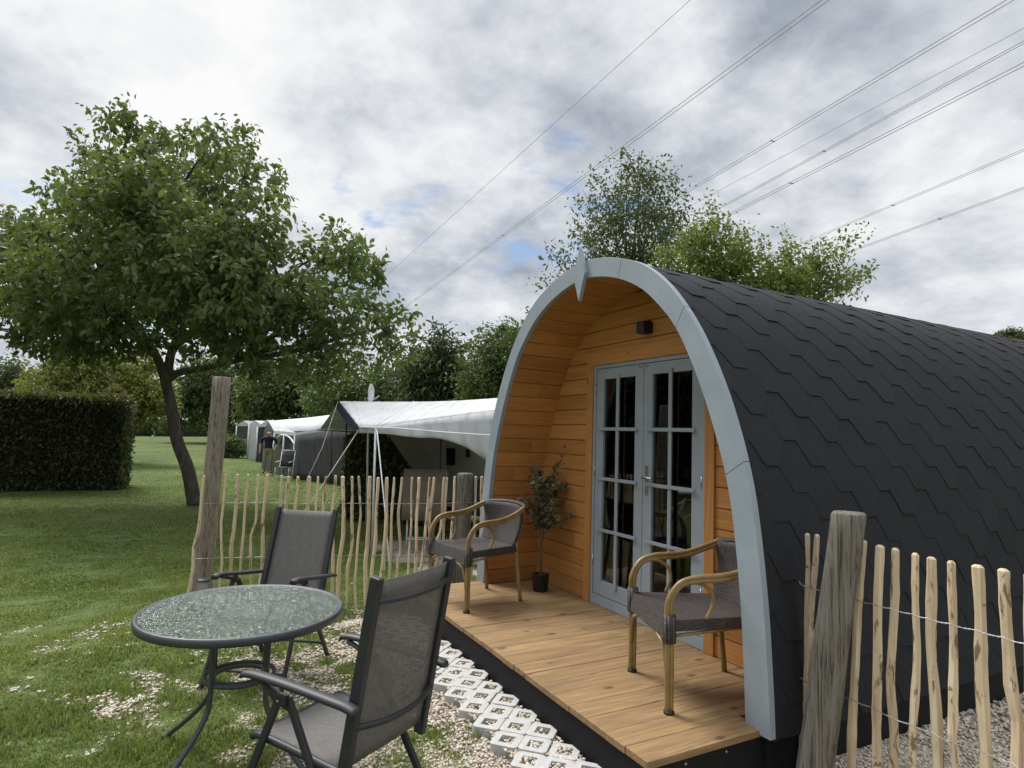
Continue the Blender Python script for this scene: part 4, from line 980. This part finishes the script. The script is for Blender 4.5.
def lantern():
    q = at(203, 590, 5.35); z = gz(q.x); t = thing('garden_lantern', 'small clear glass garden lantern with dark lid at the foot of the tall post', 'lantern', (q.x, q.y, z))
    def lathe(pr, name, mat, n=20):
        b = MB(); m = len(pr); vs = [(math.cos(2*math.pi*i/n)*r, math.sin(2*math.pi*i/n)*r, zz) for i in range(n) for r, zz in pr]
        b.add(vs, [(i*m+k, ((i+1) % n)*m+k, ((i+1) % n)*m+k+1, i*m+k+1) for i in range(n) for k in range(m-1)], 0, None, True); return b.build(name, mat, t)
    h = at(203, 579, 5.35).z-z
    lathe([(.0, h), (.05, h), (.058, h-.012), (.05, h-.02), (0, h-.02)], 'lid', 'tablemetal'); lathe([(.043, h-.02), (.048, h-.06), (.05, h-.14), (.042, h-.16)], 'jar', 'jarglass')
    lathe([(0, h-.16), (.045, h-.16), (.045, h-.175), (.014, h-.18), (.012, -.05)], 'stake', 'blackmetal')
lantern()

def side_garden():
    def wtree(name, label, pos, lobes, ncl, mat, seed):
        t = thing(name, label, 'tree', pos); crown(t, [(Vector(c), r_) for c, r_ in lobes], ncl, 9, .34, .19, mat, seed, .7, name='crown')
        b = MB(); limb(b, [(0, 0, 0), (.1, .1, 2), (0, .2, 5)], .2, .08, 10); b.build('trunk', 'bark', t)
    wtree('rounded_tree', 'dark leafy tree out on the lawn, seen only mirrored in the pod door', (-13.5, -14.5, -.4), [((0, 0, 2.2), 2.3), ((1.8, -1.5, 2.6), 2.3), ((-1.8, 1.6, 2.6), 2.3), ((.4, .2, 4.6), 2.4), ((2.4, -2.4, 4.4), 2.), ((-2.2, 2.2, 4.4), 2.)], 2600, 'leaf_dark', 61)
    wtree('rounded_tree', 'second dark leafy tree, seen only mirrored in the pod door', (-7.5, -16, -.35), [((0, 0, 2.2), 2.4), ((2., -.8, 2.6), 2.3), ((-2., .8, 2.6), 2.3), ((.4, .2, 4.6), 2.4), ((2.6, -.6, 4.2), 2.), ((-2.4, .6, 4.4), 2.)], 2600, 'leaf_dark', 62)
    hedge('dark hedge round the side of the lawn, seen only mirrored in the pod door', (-18, -10.5, -.4), -.72, 17., 1.4, 2.6, 9000, .2, 44, tips=False)
    t = thing('bicycle', 'white bicycle parked on the lawn, seen only mirrored in the pod door', 'bicycle', (-5.3, -5.0, gz(-5.3)), -.75)
    f = MB()
    for a, c in (((-.18, 0, .30), (.0, 0, .80)), ((-.02, 0, .74), (.40, 0, .80)), ((-.18, 0, .30), (.42, 0, .68)), ((.40, 0, .86), (.46, 0, .62)), ((-.18, 0, .30), (-.58, 0, .34)), ((-.58, 0, .34), (-.02, 0, .74)), ((.46, 0, .62), (.55, 0, .34))): f.tube([a, c], .017, 8)
    f.build('frame', 'white', t)
    for x in (-.58, .55):
        w_ = MB(); w_.tube([(x+.33*math.cos(q*math.pi/16), 0, .34+.33*math.sin(q*math.pi/16)) for q in range(32)], .018, 8, closed=True); wh = w_.build('wheel', 'potplastic', t)
        sp = MB()
        for q in range(14): sp.tube([(x, 0, .34), (x+.32*math.cos(q*.449), 0, .34+.32*math.sin(q*.449))], .002, 4)
        sp.build('spokes', 'steel', wh)
    h = MB(); h.tube(spline([(.22, -.30, 1.0), (.34, -.24, 1.04), (.39, -.08, 1.0), (.39, 0, .97), (.39, .08, 1.0), (.34, .24, 1.04), (.22, .30, 1.0)], 4), .013, 8); h.tube([(.40, 0, .84), (.39, 0, .98)], .014, 8); h.build('handlebar', 'steel', t)
    s_ = MB(); s_.box((-.17, -.08, .86), (.10, .08, .92)); s_.build('saddle', 'white', t, bev=.03)
    b = MB(); b.grid([[(.44+.18*math.cos(q*math.pi/8), .19*math.sin(q*math.pi/8), z) for q in range(17)] for z in (.74, .85, .97)]); b.build('basket', 'white', t, solid=.01)
side_garden()

def far_wood():
    r9 = random.Random(12); lobes = []
    for i in range(46):
        a = R(-40+i*3.6); q = 95+r9.uniform(-12, 12); x, y = math.cos(a)*q, math.sin(a)*q
        for k in range(3): lobes.append((Vector((x+r9.uniform(-3, 3), y+r9.uniform(-3, 3), 2.2+k*2.2)), r9.uniform(2.6, 4.2)))
    o = crown(None, lobes, 4200, 9, .75, .45, 'leaf_far', 91, 1.5, name='far_wood'); tag(o, 'distant belt of trees beyond the pod', 'wood', kind='stuff')
far_wood()

# ------------------------------------------------------------------ tents and caravan
def patch(rows, n=6, m=8):
    """smooth grid through rows of points"""
    R_ = [spline(r, m) for r in rows]; k = len(R_[0]); out = []
    cols = [spline([r[j] for r in R_], n) if len(R_) > 2 else [R_[0][j].lerp(R_[1][j], i/n) for i in range(n+1)] for j in range(k)]
    return [[cols[j][i] for j in range(k)] for i in range(len(cols[0]))]
def awning():
    o = atz(371.6, 555, -.32); o.z = 0
    t = thing('caravan_awning', 'pale grey caravan awning with navy gable edge and scalloped front, behind the fence', 'awning', o)
    A = lambda x, y, D: at(x, y, D)-o
    ridge = [A(339.5, 401.5, 11.6), A(400, 402, 11.2), A(455, 401, 10.7), A(530, 396, 10.1)]
    eave = [A(358.5, 426, 9.45), A(376, 426.5, 9.3), A(440, 418, 9.1), A(530, 406, 8.7)]
    hem = [A(359.5, 433, 9.43), A(385, 434, 9.25), A(440, 439, 9.0), A(530, 494, 8.5)]
    hemp = spline([A(359.5, 433, 9.43), A(385, 434, 9.25), A(415, 437.5, 9.1), A(440, 438.8, 9.0), A(465, 447, 8.85), A(487, 461, 8.7), A(530, 492, 8.5)], 4)
    b = MB(); b.grid(patch([ridge, eave], 8, 8)); ev = spline(eave, 8); ev = [ev[int(i*(len(ev)-1)/(len(hemp)-1))] for i in range(len(hemp))]
    b.grid([[e.lerp(h, k/5)+Vector((0, 0, 0)) for e, h in zip(ev, hemp)] for k in range(6)])
    b.build('canopy', 'canvas', t, solid=.012, fix=False)
    rear = [A(320, 429, 13.6), A(400, 431, 13.3), A(455, 430, 12.8), A(530, 428, 12.2)]
    c = MB(); c.grid(patch([ridge, rear], 6, 6)); c.build('rear_slope', 'canvas', t, solid=.012, fix=False)
    for u, v in ((.12, .10), (.42, .36)):
        ra, ea = spline(ridge, 8), spline(eave, 8); k0, k1 = ra[int(u*24)], ea[int(v*24)]; sm_ = MB(); sm_.tube([k0.lerp(k1, q/8)+Vector((0, 0, .010)) for q in range(9)], .010, 6, flat=.5); sm_.build('seam', 'whitecanvas', t)
    tr = MB(); e0 = ridge[0]+Vector(fw)*-.03; e1 = eave[0]+Vector(fw)*-.03; dn = Vector((0, 0, -.115)); lf = -Vector(rt)*.055
    tr.grid([[e0+lf*.2, e1+lf*.2], [e0+dn+lf, e1+dn*.9+lf]], smooth=False); tr.build('gable_trim', 'navytrim', t, solid=.01)
    for x, yt, yb, dx in ((375.8, 427, 555, -4.2),):
        p = MB(); p.tube([A(x+dx, yb, 9.27)+Vector((0, 0, -.02)), A(x, yt, 9.27)], .017, 10); p.build('pole', 'white', t)
    st = MB(); st.tube([A(377, 430, 9.2), A(384, 500, 8.9), A(390, 575, 8.0)], .010, 6); st.tube([A(377, 430, 9.2), A(386, 520, 8.7), A(384, 590, 7.9)], .006, 6); st.build('strap', 'white', t)
    for q in ([A(358, 431, 9.45), A(316, 495, 8.8), A(268, 560, 8.2)], [A(338, 402, 11.6), A(322, 448, 10.8), A(303, 488, 10.2)]): gy = MB(); gy.tube(q, .0075, 6); gy.build('guy_rope', M['rope'], t)
    cd_ = MB(); cd_.tube(spline([A(360, 427, 9.40), A(376, 427.5, 9.22), A(400, 428.5, 9.1), A(440, 432, 8.95), A(500, 436, 8.6), A(530, 437, 8.5)], 4), .011, 6); cd_.build('hem_cord', 'whitecanvas', t)
    sp = MB(); sp.grid([[A(388, 434, 12.0), A(446, 436, 11.8)], [A(400, 452, 12.0), A(446, 452, 11.8)], [A(412, 468, 12.0), A(446, 468, 11.8)], [A(424, 492, 12.0), A(446, 492, 11.8)]]); sp.build('side_curtain', 'beigecanvas', t, solid=.01)
    for x, y0, y1, D in ((332, 430, 484, 14.5), (346.5, 424, 484, 13.0), (441, 436, 500, 11.7)):
        p = MB(); p.tube([A(x, y0, D), A(x-1, y1, D)], .016, 8); p.build('pole', 'alu', t)
    cr = MB(); cr.tube([A(318, 430, 13.4), A(360, 432, 12.6)], .014, 8); cr.build('cross_bar', 'alu', t)
awning()
def caravan():
    o = at(470, 480, 12.9); o.z = -.36; t = thing('caravan', 'cream caravan half hidden under the grey awning beside the pod', 'caravan', o)
    A = lambda x, y, D: at(x, y, D)-o
    p0 = A(440, 500, 12.6); d = (A(545, 500, 11.6)-p0); d.z = 0; d.normalize(); n = Vector((-d.y, d.x, 0))
    if n.dot(Vector(fw)) < 0: n = -n
    z0, z1 = .42, 1.95; p0.z = 0
    b = MB(); L = 4.5; prof = [(0, z0), (-.05, z0+.3), (0, z1-.25), (.15, z1), (1.9, z1), (2.1, z1-.3), (2.1, z0)]
    vs = [p0+d*s+n*q+Vector((0, 0, z)) for s in (0, L) for q, z in prof]; m = len(prof); b.add(vs, [tuple(range(m)), tuple(range(2*m-1, m-1, -1))]+[(k, k+m, (k+1) % m+m, (k+1) % m) for k in range(m)])
    b.build('body', 'caravan', t, bev=.03)
    w_ = MB(); 
    def rect(s0, s1, za, zb, off): return [p0+d*s-n*off+Vector((0, 0, z)) for s, z in ((s0, za), (s1, za), (s1, zb), (s0, zb))]
    w_.add(rect(.12, .36, 1.28, 1.62, .075), [(0, 1, 2, 3)]); w_.build('window', 'darkglass', t, solid=.03)
    w_ = MB(); w_.add(rect(.62, .70, 1.45, 1.62, .075), [(0, 1, 2, 3)]); w_.build('vent', 'blackmetal', t, solid=.03)
    for s in (1.6, 2.6):
        wh = MB(); c = p0+d*s+n*.12+Vector((0, 0, .3)); wh.tube([c, c+n*.16], .3, 24); wh.build('wheel', 'potplastic', t, bev=.02)
    ch_ = MB(); vs = [p0+d*s+n*q+Vector((0, 0, z)) for z in (.28, z0) for q in (.1, 2.0) for s in (.05, L-.05)]; ch_.add(vs, [(0, 2, 3, 1), (4, 5, 7, 6), (0, 1, 5, 4), (1, 3, 7, 5), (3, 2, 6, 7), (2, 0, 4, 6)]); ch_.build('chassis', 'black', t)
caravan()
def camp_chair(label, D, x, ybase, rz, mat, frame, scale=1., cover=False):
    o = at(x, ybase, D); o.z = gz(o.x); t = thing('camp_chair', label, 'camp chair', o, rz); s = scale
    f = MB()
    for sx in (-.25, .25):
        f.tube([(sx*s, -.22*s, 0), (sx*s, -.2*s, .42*s), (sx*s, .2*s, .44*s), (sx*s, .34*s, 1.05*s)], .014, 8); f.tube([(sx*s, .3*s, 0), (sx*s, -.15*s, .42*s)], .014, 8); f.tube([(sx*s, -.25*s, .63*s), (sx*s, .26*s, .66*s)], .018, 8)
    f.tube([(-.25*s, -.22*s, .12), (.25*s, -.22*s, .12)], .012, 8); f.tube([(-.25*s, .3*s, .05), (.25*s, .3*s, .05)], .012, 8); f.tube([(-.25*s, .34*s, 1.05*s), (.25*s, .34*s, 1.05*s)], .014, 8); f.build('frame', frame, t)
    b = MB(); b.grid([[(u*s, .2*s+.14*s*v, .46*s+.58*s*v) for u in (-.24, -.1, .1, .24)] for v in (0, .33, .66, 1)]); b.build('backrest', mat, t, solid=.02)
    b = MB(); b.grid([[(u*s, -.21*s+.41*s*v, .43*s+.015*v) for u in (-.24, -.1, .1, .24)] for v in (0, .5, 1)]); b.build('seat', mat, t, solid=.02)
    if cover:
        c = MB(); c.grid(patch([[Vector((u*s, y*s, z*s)) for u in (-.34, -.1, .12, .33)] for y, z in ((-.30, .40), (-.27, .95), (-.05, 1.1), (.3, 1.12), (.42, 1.0), (.45, .35))], 3, 3)); c.build('cover', 'tan', t, solid=.015)
camp_chair('folding chair under a tan cover below the grey awning', 10.6, 424, 520, R(70), 'tan', 'white', 1.12, True)
camp_chair('pale folding camp chair by the standing man', 22.6, 284, 472, R(60), 'greycanvas', 'white', 1.0)

camp_chair('dark folding chair in the shade in front of the cream caravan', 11.4, 462, 505, R(30), 'greycanvas', 'alu', 1.0)
def dish():
    o = at(369, 470, 12.4); o.z = -.36; t = thing('satellite_dish', 'white satellite dish on a mast above the awning ridge', 'satellite dish', o)
    c = at(369, 393, 12.4)-o; p = MB(); p.tube([(0, 0, 0), (c.x, c.y, c.z-.05)], .02, 10); p.build('mast', 'white', t)
    b = MB(); ax = (Vector(rt)*.99+Vector(fw)*-.10).normalized(); e1 = Vector((0, 0, 1)); e1 = (e1-ax*e1.dot(ax)).normalized(); e2 = ax.cross(e1); G = []
    for i in range(6):
        q = i/5; G.append([c+e1*math.cos(a)*.19*q+e2*math.sin(a)*.17*q+ax*(.05*q*q) for a in [2*math.pi*k/28 for k in range(29)]])
    b.grid(G); b.build('dish', 'white', t, solid=.012); a = MB(); a.tube([c-e1*.17+ax*.05, c-e1*.05+ax*.22], .008, 6); a.build('feed_arm', 'white', t)
dish()
def tent2():
    o = at(300, 476, 22.5); o.z = -.35; t = thing('caravan_awning', 'white roofed awning with dark grey side wall behind the standing man', 'awning', o); A = lambda x, y, D: at(x, y, D)-o
    rl, el, C, er, rr_ = A(268.5, 421.3, 27.2), A(274, 430.8, 25.5), A(296, 432.6, 23.1), A(356, 424, 20.4), A(356, 412, 22.5)
    b = MB(); b.grid([[rl, rl.lerp(rr_, .5)+Vector((0, 0, -.03)), rr_], [el.lerp(C, .5).lerp(rl, .0), C.lerp(er, .25), er]]); b.add([rl, el, C], [(0, 1, 2)])
    v = Vector((0, 0, -.12)); b.grid([[el, C, er], [el+v, C+v, er+v]], smooth=False); b.build('roof', 'whitecanvas', t, solid=.02, fix=False)
    W = MB(); cg = C.copy(); cg.z = 0; eg = er.copy(); eg.z = 0; W.grid(patch([[C+v*.8, C.lerp(er, .5)+v*.8, er+v*.8], [cg, cg.lerp(eg, .5), eg]], 6, 6)); W.build('side_wall', 'greycanvas', t, solid=.02, fix=False)
    rb, el0 = A(264, 431.5, 27.5), el
    gb = MB(); gb.add([rl+Vector((0, 0, -.02)), rb, el0], [(0, 1, 2)]); gg = el.copy(); gg.z = 0; rg = rb.copy(); rg.z = 0; gb.grid([[rb, el0], [rg, gg]], smooth=False); gb.build('gable_wall', 'greycanvas', t, solid=.02, fix=False)
    fr = MB(); 
    for k in (0.04, .5, .97):
        a = el.lerp(C, k); g = a.copy(); g.z = 0; fr.tube([a+v, g], .04, 8)
    fr.tube(spline([el+v+Vector((0, 0, -.5)), el.lerp(C, .3)+v*1.5, el.lerp(C, .7)+v*1.5, C+v+Vector((0, 0, -.35))], 5), .035, 8); fr.build('front_frame', 'white', t)
    wp = MB(); wp.grid([[el.lerp(C, .02)+v, el.lerp(C, .98)+v], [gg.lerp(cg, .02), gg.lerp(cg, .98)]], smooth=False); wp.build('window_panel', M['darkwin'], t)
    back = MB(); rq = rr_.copy(); rq.z = 0; back.grid([[rb, rr_+Vector((0, 0, -.3))], [rg, rq]], smooth=False); back.build('rear_wall', 'greycanvas', t, solid=.02, fix=False)
M['darkwin'] = glassmat('clear_vinyl', (.35, .37, .40), .1, diffuse=.35, dcol=(.16, .17, .18))
tent2()
def far_tent(label, D, x0, x1, ytop, yroof, ybot, wallmat, roofm, depth, side=None):
    o = at((x0+x1)/2, ybot, D); o.z = -.35; t = thing('caravan_awning', label, 'awning', o); A = lambda x, y, d: at(x, y, d)-o
    a, c = A(x0, yroof, D), A(x1, yroof, D); dv = Vector((fw[0], fw[1], 0)).normalized()*depth; zr = A(x0, ytop, D).z
    a0, c0 = a.copy(), c.copy(); a0.z = c0.z = 0
    b = MB(); b.grid([[a, c, c+dv, a+dv, a], [a0, c0, c0+dv, a0+dv, a0]], smooth=False); b.build('wall', wallmat, t, solid=.03, fix=False)
    r_ = MB(); m1, m2 = (a+c)/2, (a+c)/2+dv; m1 = Vector((m1.x, m1.y, zr)); m2 = Vector((m2.x, m2.y, zr)); k = (c-a)*.06
    r_.grid([[a-k, a-k+dv], [m1, m2], [c+k, c+k+dv]], smooth=False); r_.add([a, c, m1], [(0, 1, 2)]); r_.build('roof', roofm, t, solid=.03, fix=False)
    p = MB()
    for q in (a, c): g = q.copy(); g.z = 0; p.tube([q-dv.normalized()*.05, g-dv.normalized()*.05], .04, 8)
    p.build('pole', 'white', t)
    if side:
        s = MB(); mm = a.lerp(c, .3)-dv.normalized()*.04; nn_ = a.lerp(c, .95)-dv.normalized()*.04; g1, g2 = mm.copy(), nn_.copy(); g1.z = g2.z = .05; s.grid([[mm, nn_], [g1, g2]], smooth=False); s.build('window_panel', side, t, solid=.02)
far_tent('bright white tall narrow awning left of the standing man', 35.5, 249.5, 260.5, 420.5, 424.5, 457, 'whitecanvas', 'whitecanvas', 4.)
far_tent('white topped grey awning right behind the standing man', 33, 258, 275, 420, 427, 456, 'greycanvas', 'whitecanvas', 5., 'darkglass')
far_tent('dark grey awning with pale roof farthest down the tent row', 48, 237, 250, 420.5, 426, 449, 'greycanvas', 'canvas', 4.)
tree('low_shrub', 'low green shrub at the far end of the tent row', 'shrub', [(229, 443, 7), (238, 447, 7), (224, 450, 7), (243, 450, 5), (233, 452, 6)], 36, 233, .3, 260, 8, (.16, .09), 'leaf_mid', 33, .3, tr=.03)

# ------------------------------------------------------------------ the man by the tents
def person():
    o = at(267.0, 472, 24.6); o.z = gz(o.x)+.04; t = None
    fx = math.atan2(-fw[0], fw[1])
    me = bpy.data.meshes.new('person')
    J = {'pel': (0, 0, .93, .125, .10), 'wst': (0, .0, 1.06, .13, .105), 'chs': (0, .0, 1.28, .155, .115), 'shl': (0, .01, 1.42, .11, .09), 'nck': (0, 0, 1.49, .055, .055), 'hdb': (.0, -.03, 1.56, .075, .085), 'hdt': (0, -.045, 1.69, .072, .085),
         'hiL': (-.09, 0, .88, .085, .085), 'knL': (-.10, -.02, .49, .062, .062), 'anL': (-.10, .02, .09, .042, .042), 'toL': (-.11, -.12, .035, .04, .032),
         'hiR': (.09, 0, .88, .085, .085), 'knR': (.11, -.06, .49, .062, .062), 'anR': (.12, -.02, .09, .042, .042), 'toR': (.14, -.16, .035, .04, .032),
         'saL': (-.19, 0, 1.40, .06, .06), 'elL': (-.26, .02, 1.13, .046, .046), 'wrL': (-.25, -.06, .89, .032, .032), 'haL': (-.245, -.09, .79, .035, .022),
         'saR': (.19, 0, 1.40, .06, .06), 'elR': (.26, .02, 1.13, .046, .046), 'wrR': (.22, -.13, .95, .032, .032), 'haR': (.19, -.19, .90, .035, .022)}
    E_ = [('pel', 'wst'), ('wst', 'chs'), ('chs', 'shl'), ('shl', 'nck'), ('nck', 'hdb'), ('hdb', 'hdt'), ('pel', 'hiL'), ('hiL', 'knL'), ('knL', 'anL'), ('anL', 'toL'), ('pel', 'hiR'), ('hiR', 'knR'), ('knR', 'anR'), ('anR', 'toR'), ('shl', 'saL'), ('saL', 'elL'), ('elL', 'wrL'), ('wrL', 'haL'), ('shl', 'saR'), ('saR', 'elR'), ('elR', 'wrR'), ('wrR', 'haR')]
    K = list(J); me.from_pydata([(J[k][0]*1.25, J[k][1], J[k][2]) for k in K], [(K.index(a), K.index(b)) for a, b in E_], [])
    ob = bpy.data.objects.new('person_skeleton', me); COL.objects.link(ob); md = ob.modifiers.new('skin', 'SKIN'); md.use_smooth_shade = True
    for i, k in enumerate(K): me.skin_vertices[0].data[i].radius = (J[k][3]*1.18, J[k][4]*1.18); me.skin_vertices[0].data[i].use_root = (k == 'pel')
    sb = ob.modifiers.new('sub', 'SUBSURF'); sb.levels = 2; sb.render_levels = 2
    dg = bpy.context.evaluated_depsgraph_get(); m2 = bpy.data.meshes.new_from_object(ob.evaluated_get(dg)); bpy.data.objects.remove(ob)
    m2.materials.clear()
    for q in ('skin', 'navy', 'khaki', 'potplastic'): m2.materials.append(M[q])
    for p in m2.polygons:
        c = p.center; arm = abs(c.x) > .2
        if c.z > 1.49: p.material_index = 0
        elif c.z > 1.0 and not (arm and c.z < 1.2): p.material_index = 1
        elif arm and c.z > .7: p.material_index = 0
        elif c.z > .10: p.material_index = 2
        else: p.material_index = 3
        p.use_smooth = True
    m2.name = 'person'; b = bpy.data.objects.new('person', m2); COL.objects.link(b); b.location = o; b.rotation_euler = (0, 0, math.atan2(rt[1], rt[0])+.15)
    tag(b, 'man in navy polo shirt and khaki trousers standing by the white awnings', 'person')
    fc = MB(); fc.tube([(0, -.125, 1.625), (0, -.152, 1.60)], [.012, .018], 8); fc.build('nose', 'skin', b)
    for sx in (-1, 1): e = MB(); e.tube([(sx*.072, -.03, 1.60), (sx*.088, -.025, 1.625), (sx*.078, -.02, 1.66)], .012, 6); e.build('ear', 'skin', b)
    h = MB(); G = []
    for i in range(5):
        a = i/4*1.25; G.append([Vector((math.sin(a)*.080*math.cos(q), -.040+math.sin(a)*.093*math.sin(q)+.012, 1.665+math.cos(a)*.078)) for q in [math.pi*.05+k*math.pi*.9/10 for k in range(11)]])
    h.grid(G); h.build('hair', M['grey_hair'], b, solid=.008)
M['grey_hair'] = pmat('grey_hair', (.22, .20, .18), .8)
person()

# ------------------------------------------------------------------ power lines
def cables():
    def line(p1, p2, H1, H2, pair, label, spacers=(), gap=.42, r=.026):
        A = atz(*p1, H1); B = atz(*p2, H2); d = (B-A); A2 = A-d*.9; B2 = B+d*.6; t = thing('power_line', label, 'power line', A2)
        n = 24; L = [A2.lerp(B2, i/n)+Vector((0, 0, .0)) for i in range(n+1)]; s = d.cross(Vector((0, 0, 1))).normalized()
        for o in ((-.5, .5) if pair else (0,)):
            b = MB(); b.tube([p+s*o*gap-A2 for p in L], r, 5); b.build('conductor', 'cable', t)
        for q in spacers:
            c = A+d*(q*1.85-.25); b = MB(); b.tube([c+s*gap*.5-A2, c-s*gap*.5-A2], .045, 6)
            for o in (-.5, .5): b.tube([c+s*o*gap-d.normalized()*.12-A2, c+s*o*gap+d.normalized()*.12-A2], .05, 6)
            b.build('spacer', 'cable', t)
    line((690, 0), (395, 268), 38, 37, False, 'thin single power cable, highest of those left of the arch finial', r=.024)
    line((825, 0), (415, 300), 30, 29, True, 'twin power cable passing just left of the dark tree top', (.42,))
    line((1010, 0), (690, 190), 30, 29.5, True, 'twin power cable meeting the dark tree at its right shoulder', (.47,))
    line((1024, 28), (690, 206), 36, 35, False, 'thin single power cable between two twin cables at the upper right', r=.024)
    line((1024, 42), (720, 208), 30, 29.5, True, 'upper of two close twin power cables at the upper right', (.42,), gap=.3)
    line((1024, 64), (725, 217), 26, 25.6, True, 'lower of two close twin power cables at the upper right', (.5,))
    line((1024, 150), (810, 240), 30, 29, True, 'twin power cable above the rightmost green tree', (.42,))
    line((1024, 188), (860, 248), 27, 26, True, 'lowest twin power cable, ending at the tip of the rightmost tree', (.38,))
M['cable'] = pmat('aluminium_conductor', (.27, .28, .30), .5)
cables()

# ------------------------------------------------------------------ grass blades, pebbles
def scatter():
    g = np.random.default_rng(77)
    def visible(x, y, z=0., mx=60):
        d = np.stack([x-CAM[0], y-CAM[1], np.zeros_like(x)+z-CAM[2]], 1); dep = d@fw; u = 512+F_PX*(d@rt)/dep; v = 384-F_PX*(d@up)/dep
        return (dep > .5) & (u > -mx) & (u < 1024+mx) & (v < 768+mx*2)
    zg = lambda X, Y_: np.array([gz(v, u_) for v, u_ in zip(X, Y_)])
    inside = lambda x, y: (np.abs(x) < 1.52) & (y > -.66) & (y < 5.1)
    pav = lambda x, y: (x > -1.35) & (x < 1.6) & (y > -.98) & (y < -.62)
    # blades: density falls with distance
    n = 520000; a0 = math.atan2(fw[1], fw[0]); ang = a0+g.uniform(-.80, .80, n); r = np.minimum(.9-np.log(g.random(n)+1e-6)*6.0, 60)
    x = CAM[0]+np.cos(ang)*r; y = CAM[1]+np.sin(ang)*r; k = visible(x, y) & ~inside(x, y) & ~pav(x, y); x, y, r = x[k], y[k], r[k]
    gv = np.array([gravelness(a, b) for a, b in zip(x, y)]); k = g.random(len(x)) > gv*1.25-.02; k &= ~((gv > .8) & (g.random(len(x)) > .25)); x, y, r, gv = x[k], y[k], r[k], gv[k]
    clump = np.array([fnoise(a, b, 3.1, 9) for a, b in zip(x, y)]); n = len(x); z = zg(x, y)-.004
    h = g.uniform(.018, .045, n)*(1+.9*np.clip(clump, -.6, 1))*np.clip(1.75-.16*r, .85, 1.5)*(1-.45*gv); wd = np.maximum(.0022, r*.0009)*g.uniform(.7, 1.3, n)
    a = g.uniform(0, 2*math.pi, n); lean = g.uniform(.1, 1.0, n); D = np.stack([np.cos(a), np.sin(a), np.zeros(n)], 1); S = np.stack([-np.sin(a), np.cos(a), np.zeros(n)], 1)*wd[:, None]
    B = np.stack([x, y, z], 1); U = np.array([0, 0, 1.]); m1 = B+U*h[:, None]*.6+D*(h*lean*.25)[:, None]; tp = B+U*h[:, None]*(1.05-.35*lean[:, None])+D*(h*lean*.8)[:, None]
    V = np.stack([B-S, B+S, m1+S*.7, m1-S*.7, tp], 1).reshape(-1, 3); i = np.arange(n)*5
    F = np.stack([np.stack([i, i+1, i+2], 1), np.stack([i, i+2, i+3], 1), np.stack([i+3, i+2, i+4], 1)], 1).reshape(-1, 3)
    M['grass'] = leafmat('grass_blade', (.076, .113, .027), (.215, .245, .080), .42, .6, .25)
    rn = np.clip(g.random(n)*.6+.25+.5*np.array([fnoise(p, q, .8, 4) for p, q in zip(x, y)]), 0, 1)
    o = mesh_np('grass', V, F, np.repeat(rn, 3), 'grass'); tag(o, 'short tufty lawn grass thinning out over gravel round the table', 'grass', kind='stuff')
    # pebbles
    n = 170000; ang = a0+g.uniform(-.80, .80, n); r = g.uniform(.8, 7.5, n); x = CAM[0]+np.cos(ang)*r; y = CAM[1]+np.sin(ang)*r
    k = visible(x, y) & ~inside(x, y); x, y, r = x[k], y[k], r[k]; gv = np.array([gravelness(a, b) for a, b in zip(x, y)]); pv = pav(x, y)
    k = (g.random(len(x)) < gv*1.1) | (pv & (g.random(len(x)) < .9)); x, y, r, pv = x[k], y[k], r[k], pv[k]; n = len(x)
    ph = (1+5**.5)/2; ico = nrmz(np.array([(-1, ph, 0), (1, ph, 0), (-1, -ph, 0), (1, -ph, 0), (0, -1, ph), (0, 1, ph), (0, -1, -ph), (0, 1, -ph), (ph, 0, -1), (ph, 0, 1), (-ph, 0, -1), (-ph, 0, 1)], float))
    fi = np.array([(0, 11, 5), (0, 5, 1), (0, 1, 7), (0, 7, 10), (0, 10, 11), (1, 5, 9), (5, 11, 4), (11, 10, 2), (10, 7, 6), (7, 1, 8), (3, 9, 4), (3, 4, 2), (3, 2, 6), (3, 6, 8), (3, 8, 9), (4, 9, 5), (2, 4, 11), (6, 2, 10), (8, 6, 7), (9, 8, 1)])
    s = g.uniform(.0045, .0105, n)*np.where(r > 4, 1.25, 1.); q = g.uniform(0, 6.28, n); sc = np.stack([s*g.uniform(.8, 1.5, n), s*g.uniform(.7, 1.1, n), s*g.uniform(.5, .8, n)], 1)
    V = ico[None]*sc[:, None, :]*(1+g.normal(0, .10, (n, 12, 1))); c, sn = np.cos(q)[:, None], np.sin(q)[:, None]
    V = np.stack([V[:, :, 0]*c-V[:, :, 1]*sn, V[:, :, 0]*sn+V[:, :, 1]*c, V[:, :, 2]], 2)+np.stack([x, y, zg(x, y)+s*.35+g.uniform(0, .006, n)+np.where(pv, .030, 0)*(np.abs(y+.81) < .15)], 1)[:, None, :]
    F = (fi[None]+(np.arange(n)*12)[:, None, None]).reshape(-1, 3)
    m, t, b, L = newmat('pebble'); a = nn(t, 'ShaderNodeAttribute', attribute_name='rnd')
    rp = ramp(t, [(0, (.28, .22, .165)), (.25, (.50, .43, .33)), (.55, (.62, .56, .47)), (.8, (.48, .36, .25)), (.92, (.66, .63, .58)), (1, (.24, .21, .18))]); L(a.outputs['Fac'], rp.inputs[0]); L(rp.outputs[0], b.inputs['Base Color']); b.inputs['Roughness'].default_value = .75
    o = mesh_np('gravel', V.reshape(-1, 3), F, np.repeat(g.random(n), 20), m, smooth=True); tag(o, 'cream and beige pebbles spread round the table and along the pod', 'gravel', kind='stuff')
scatter()
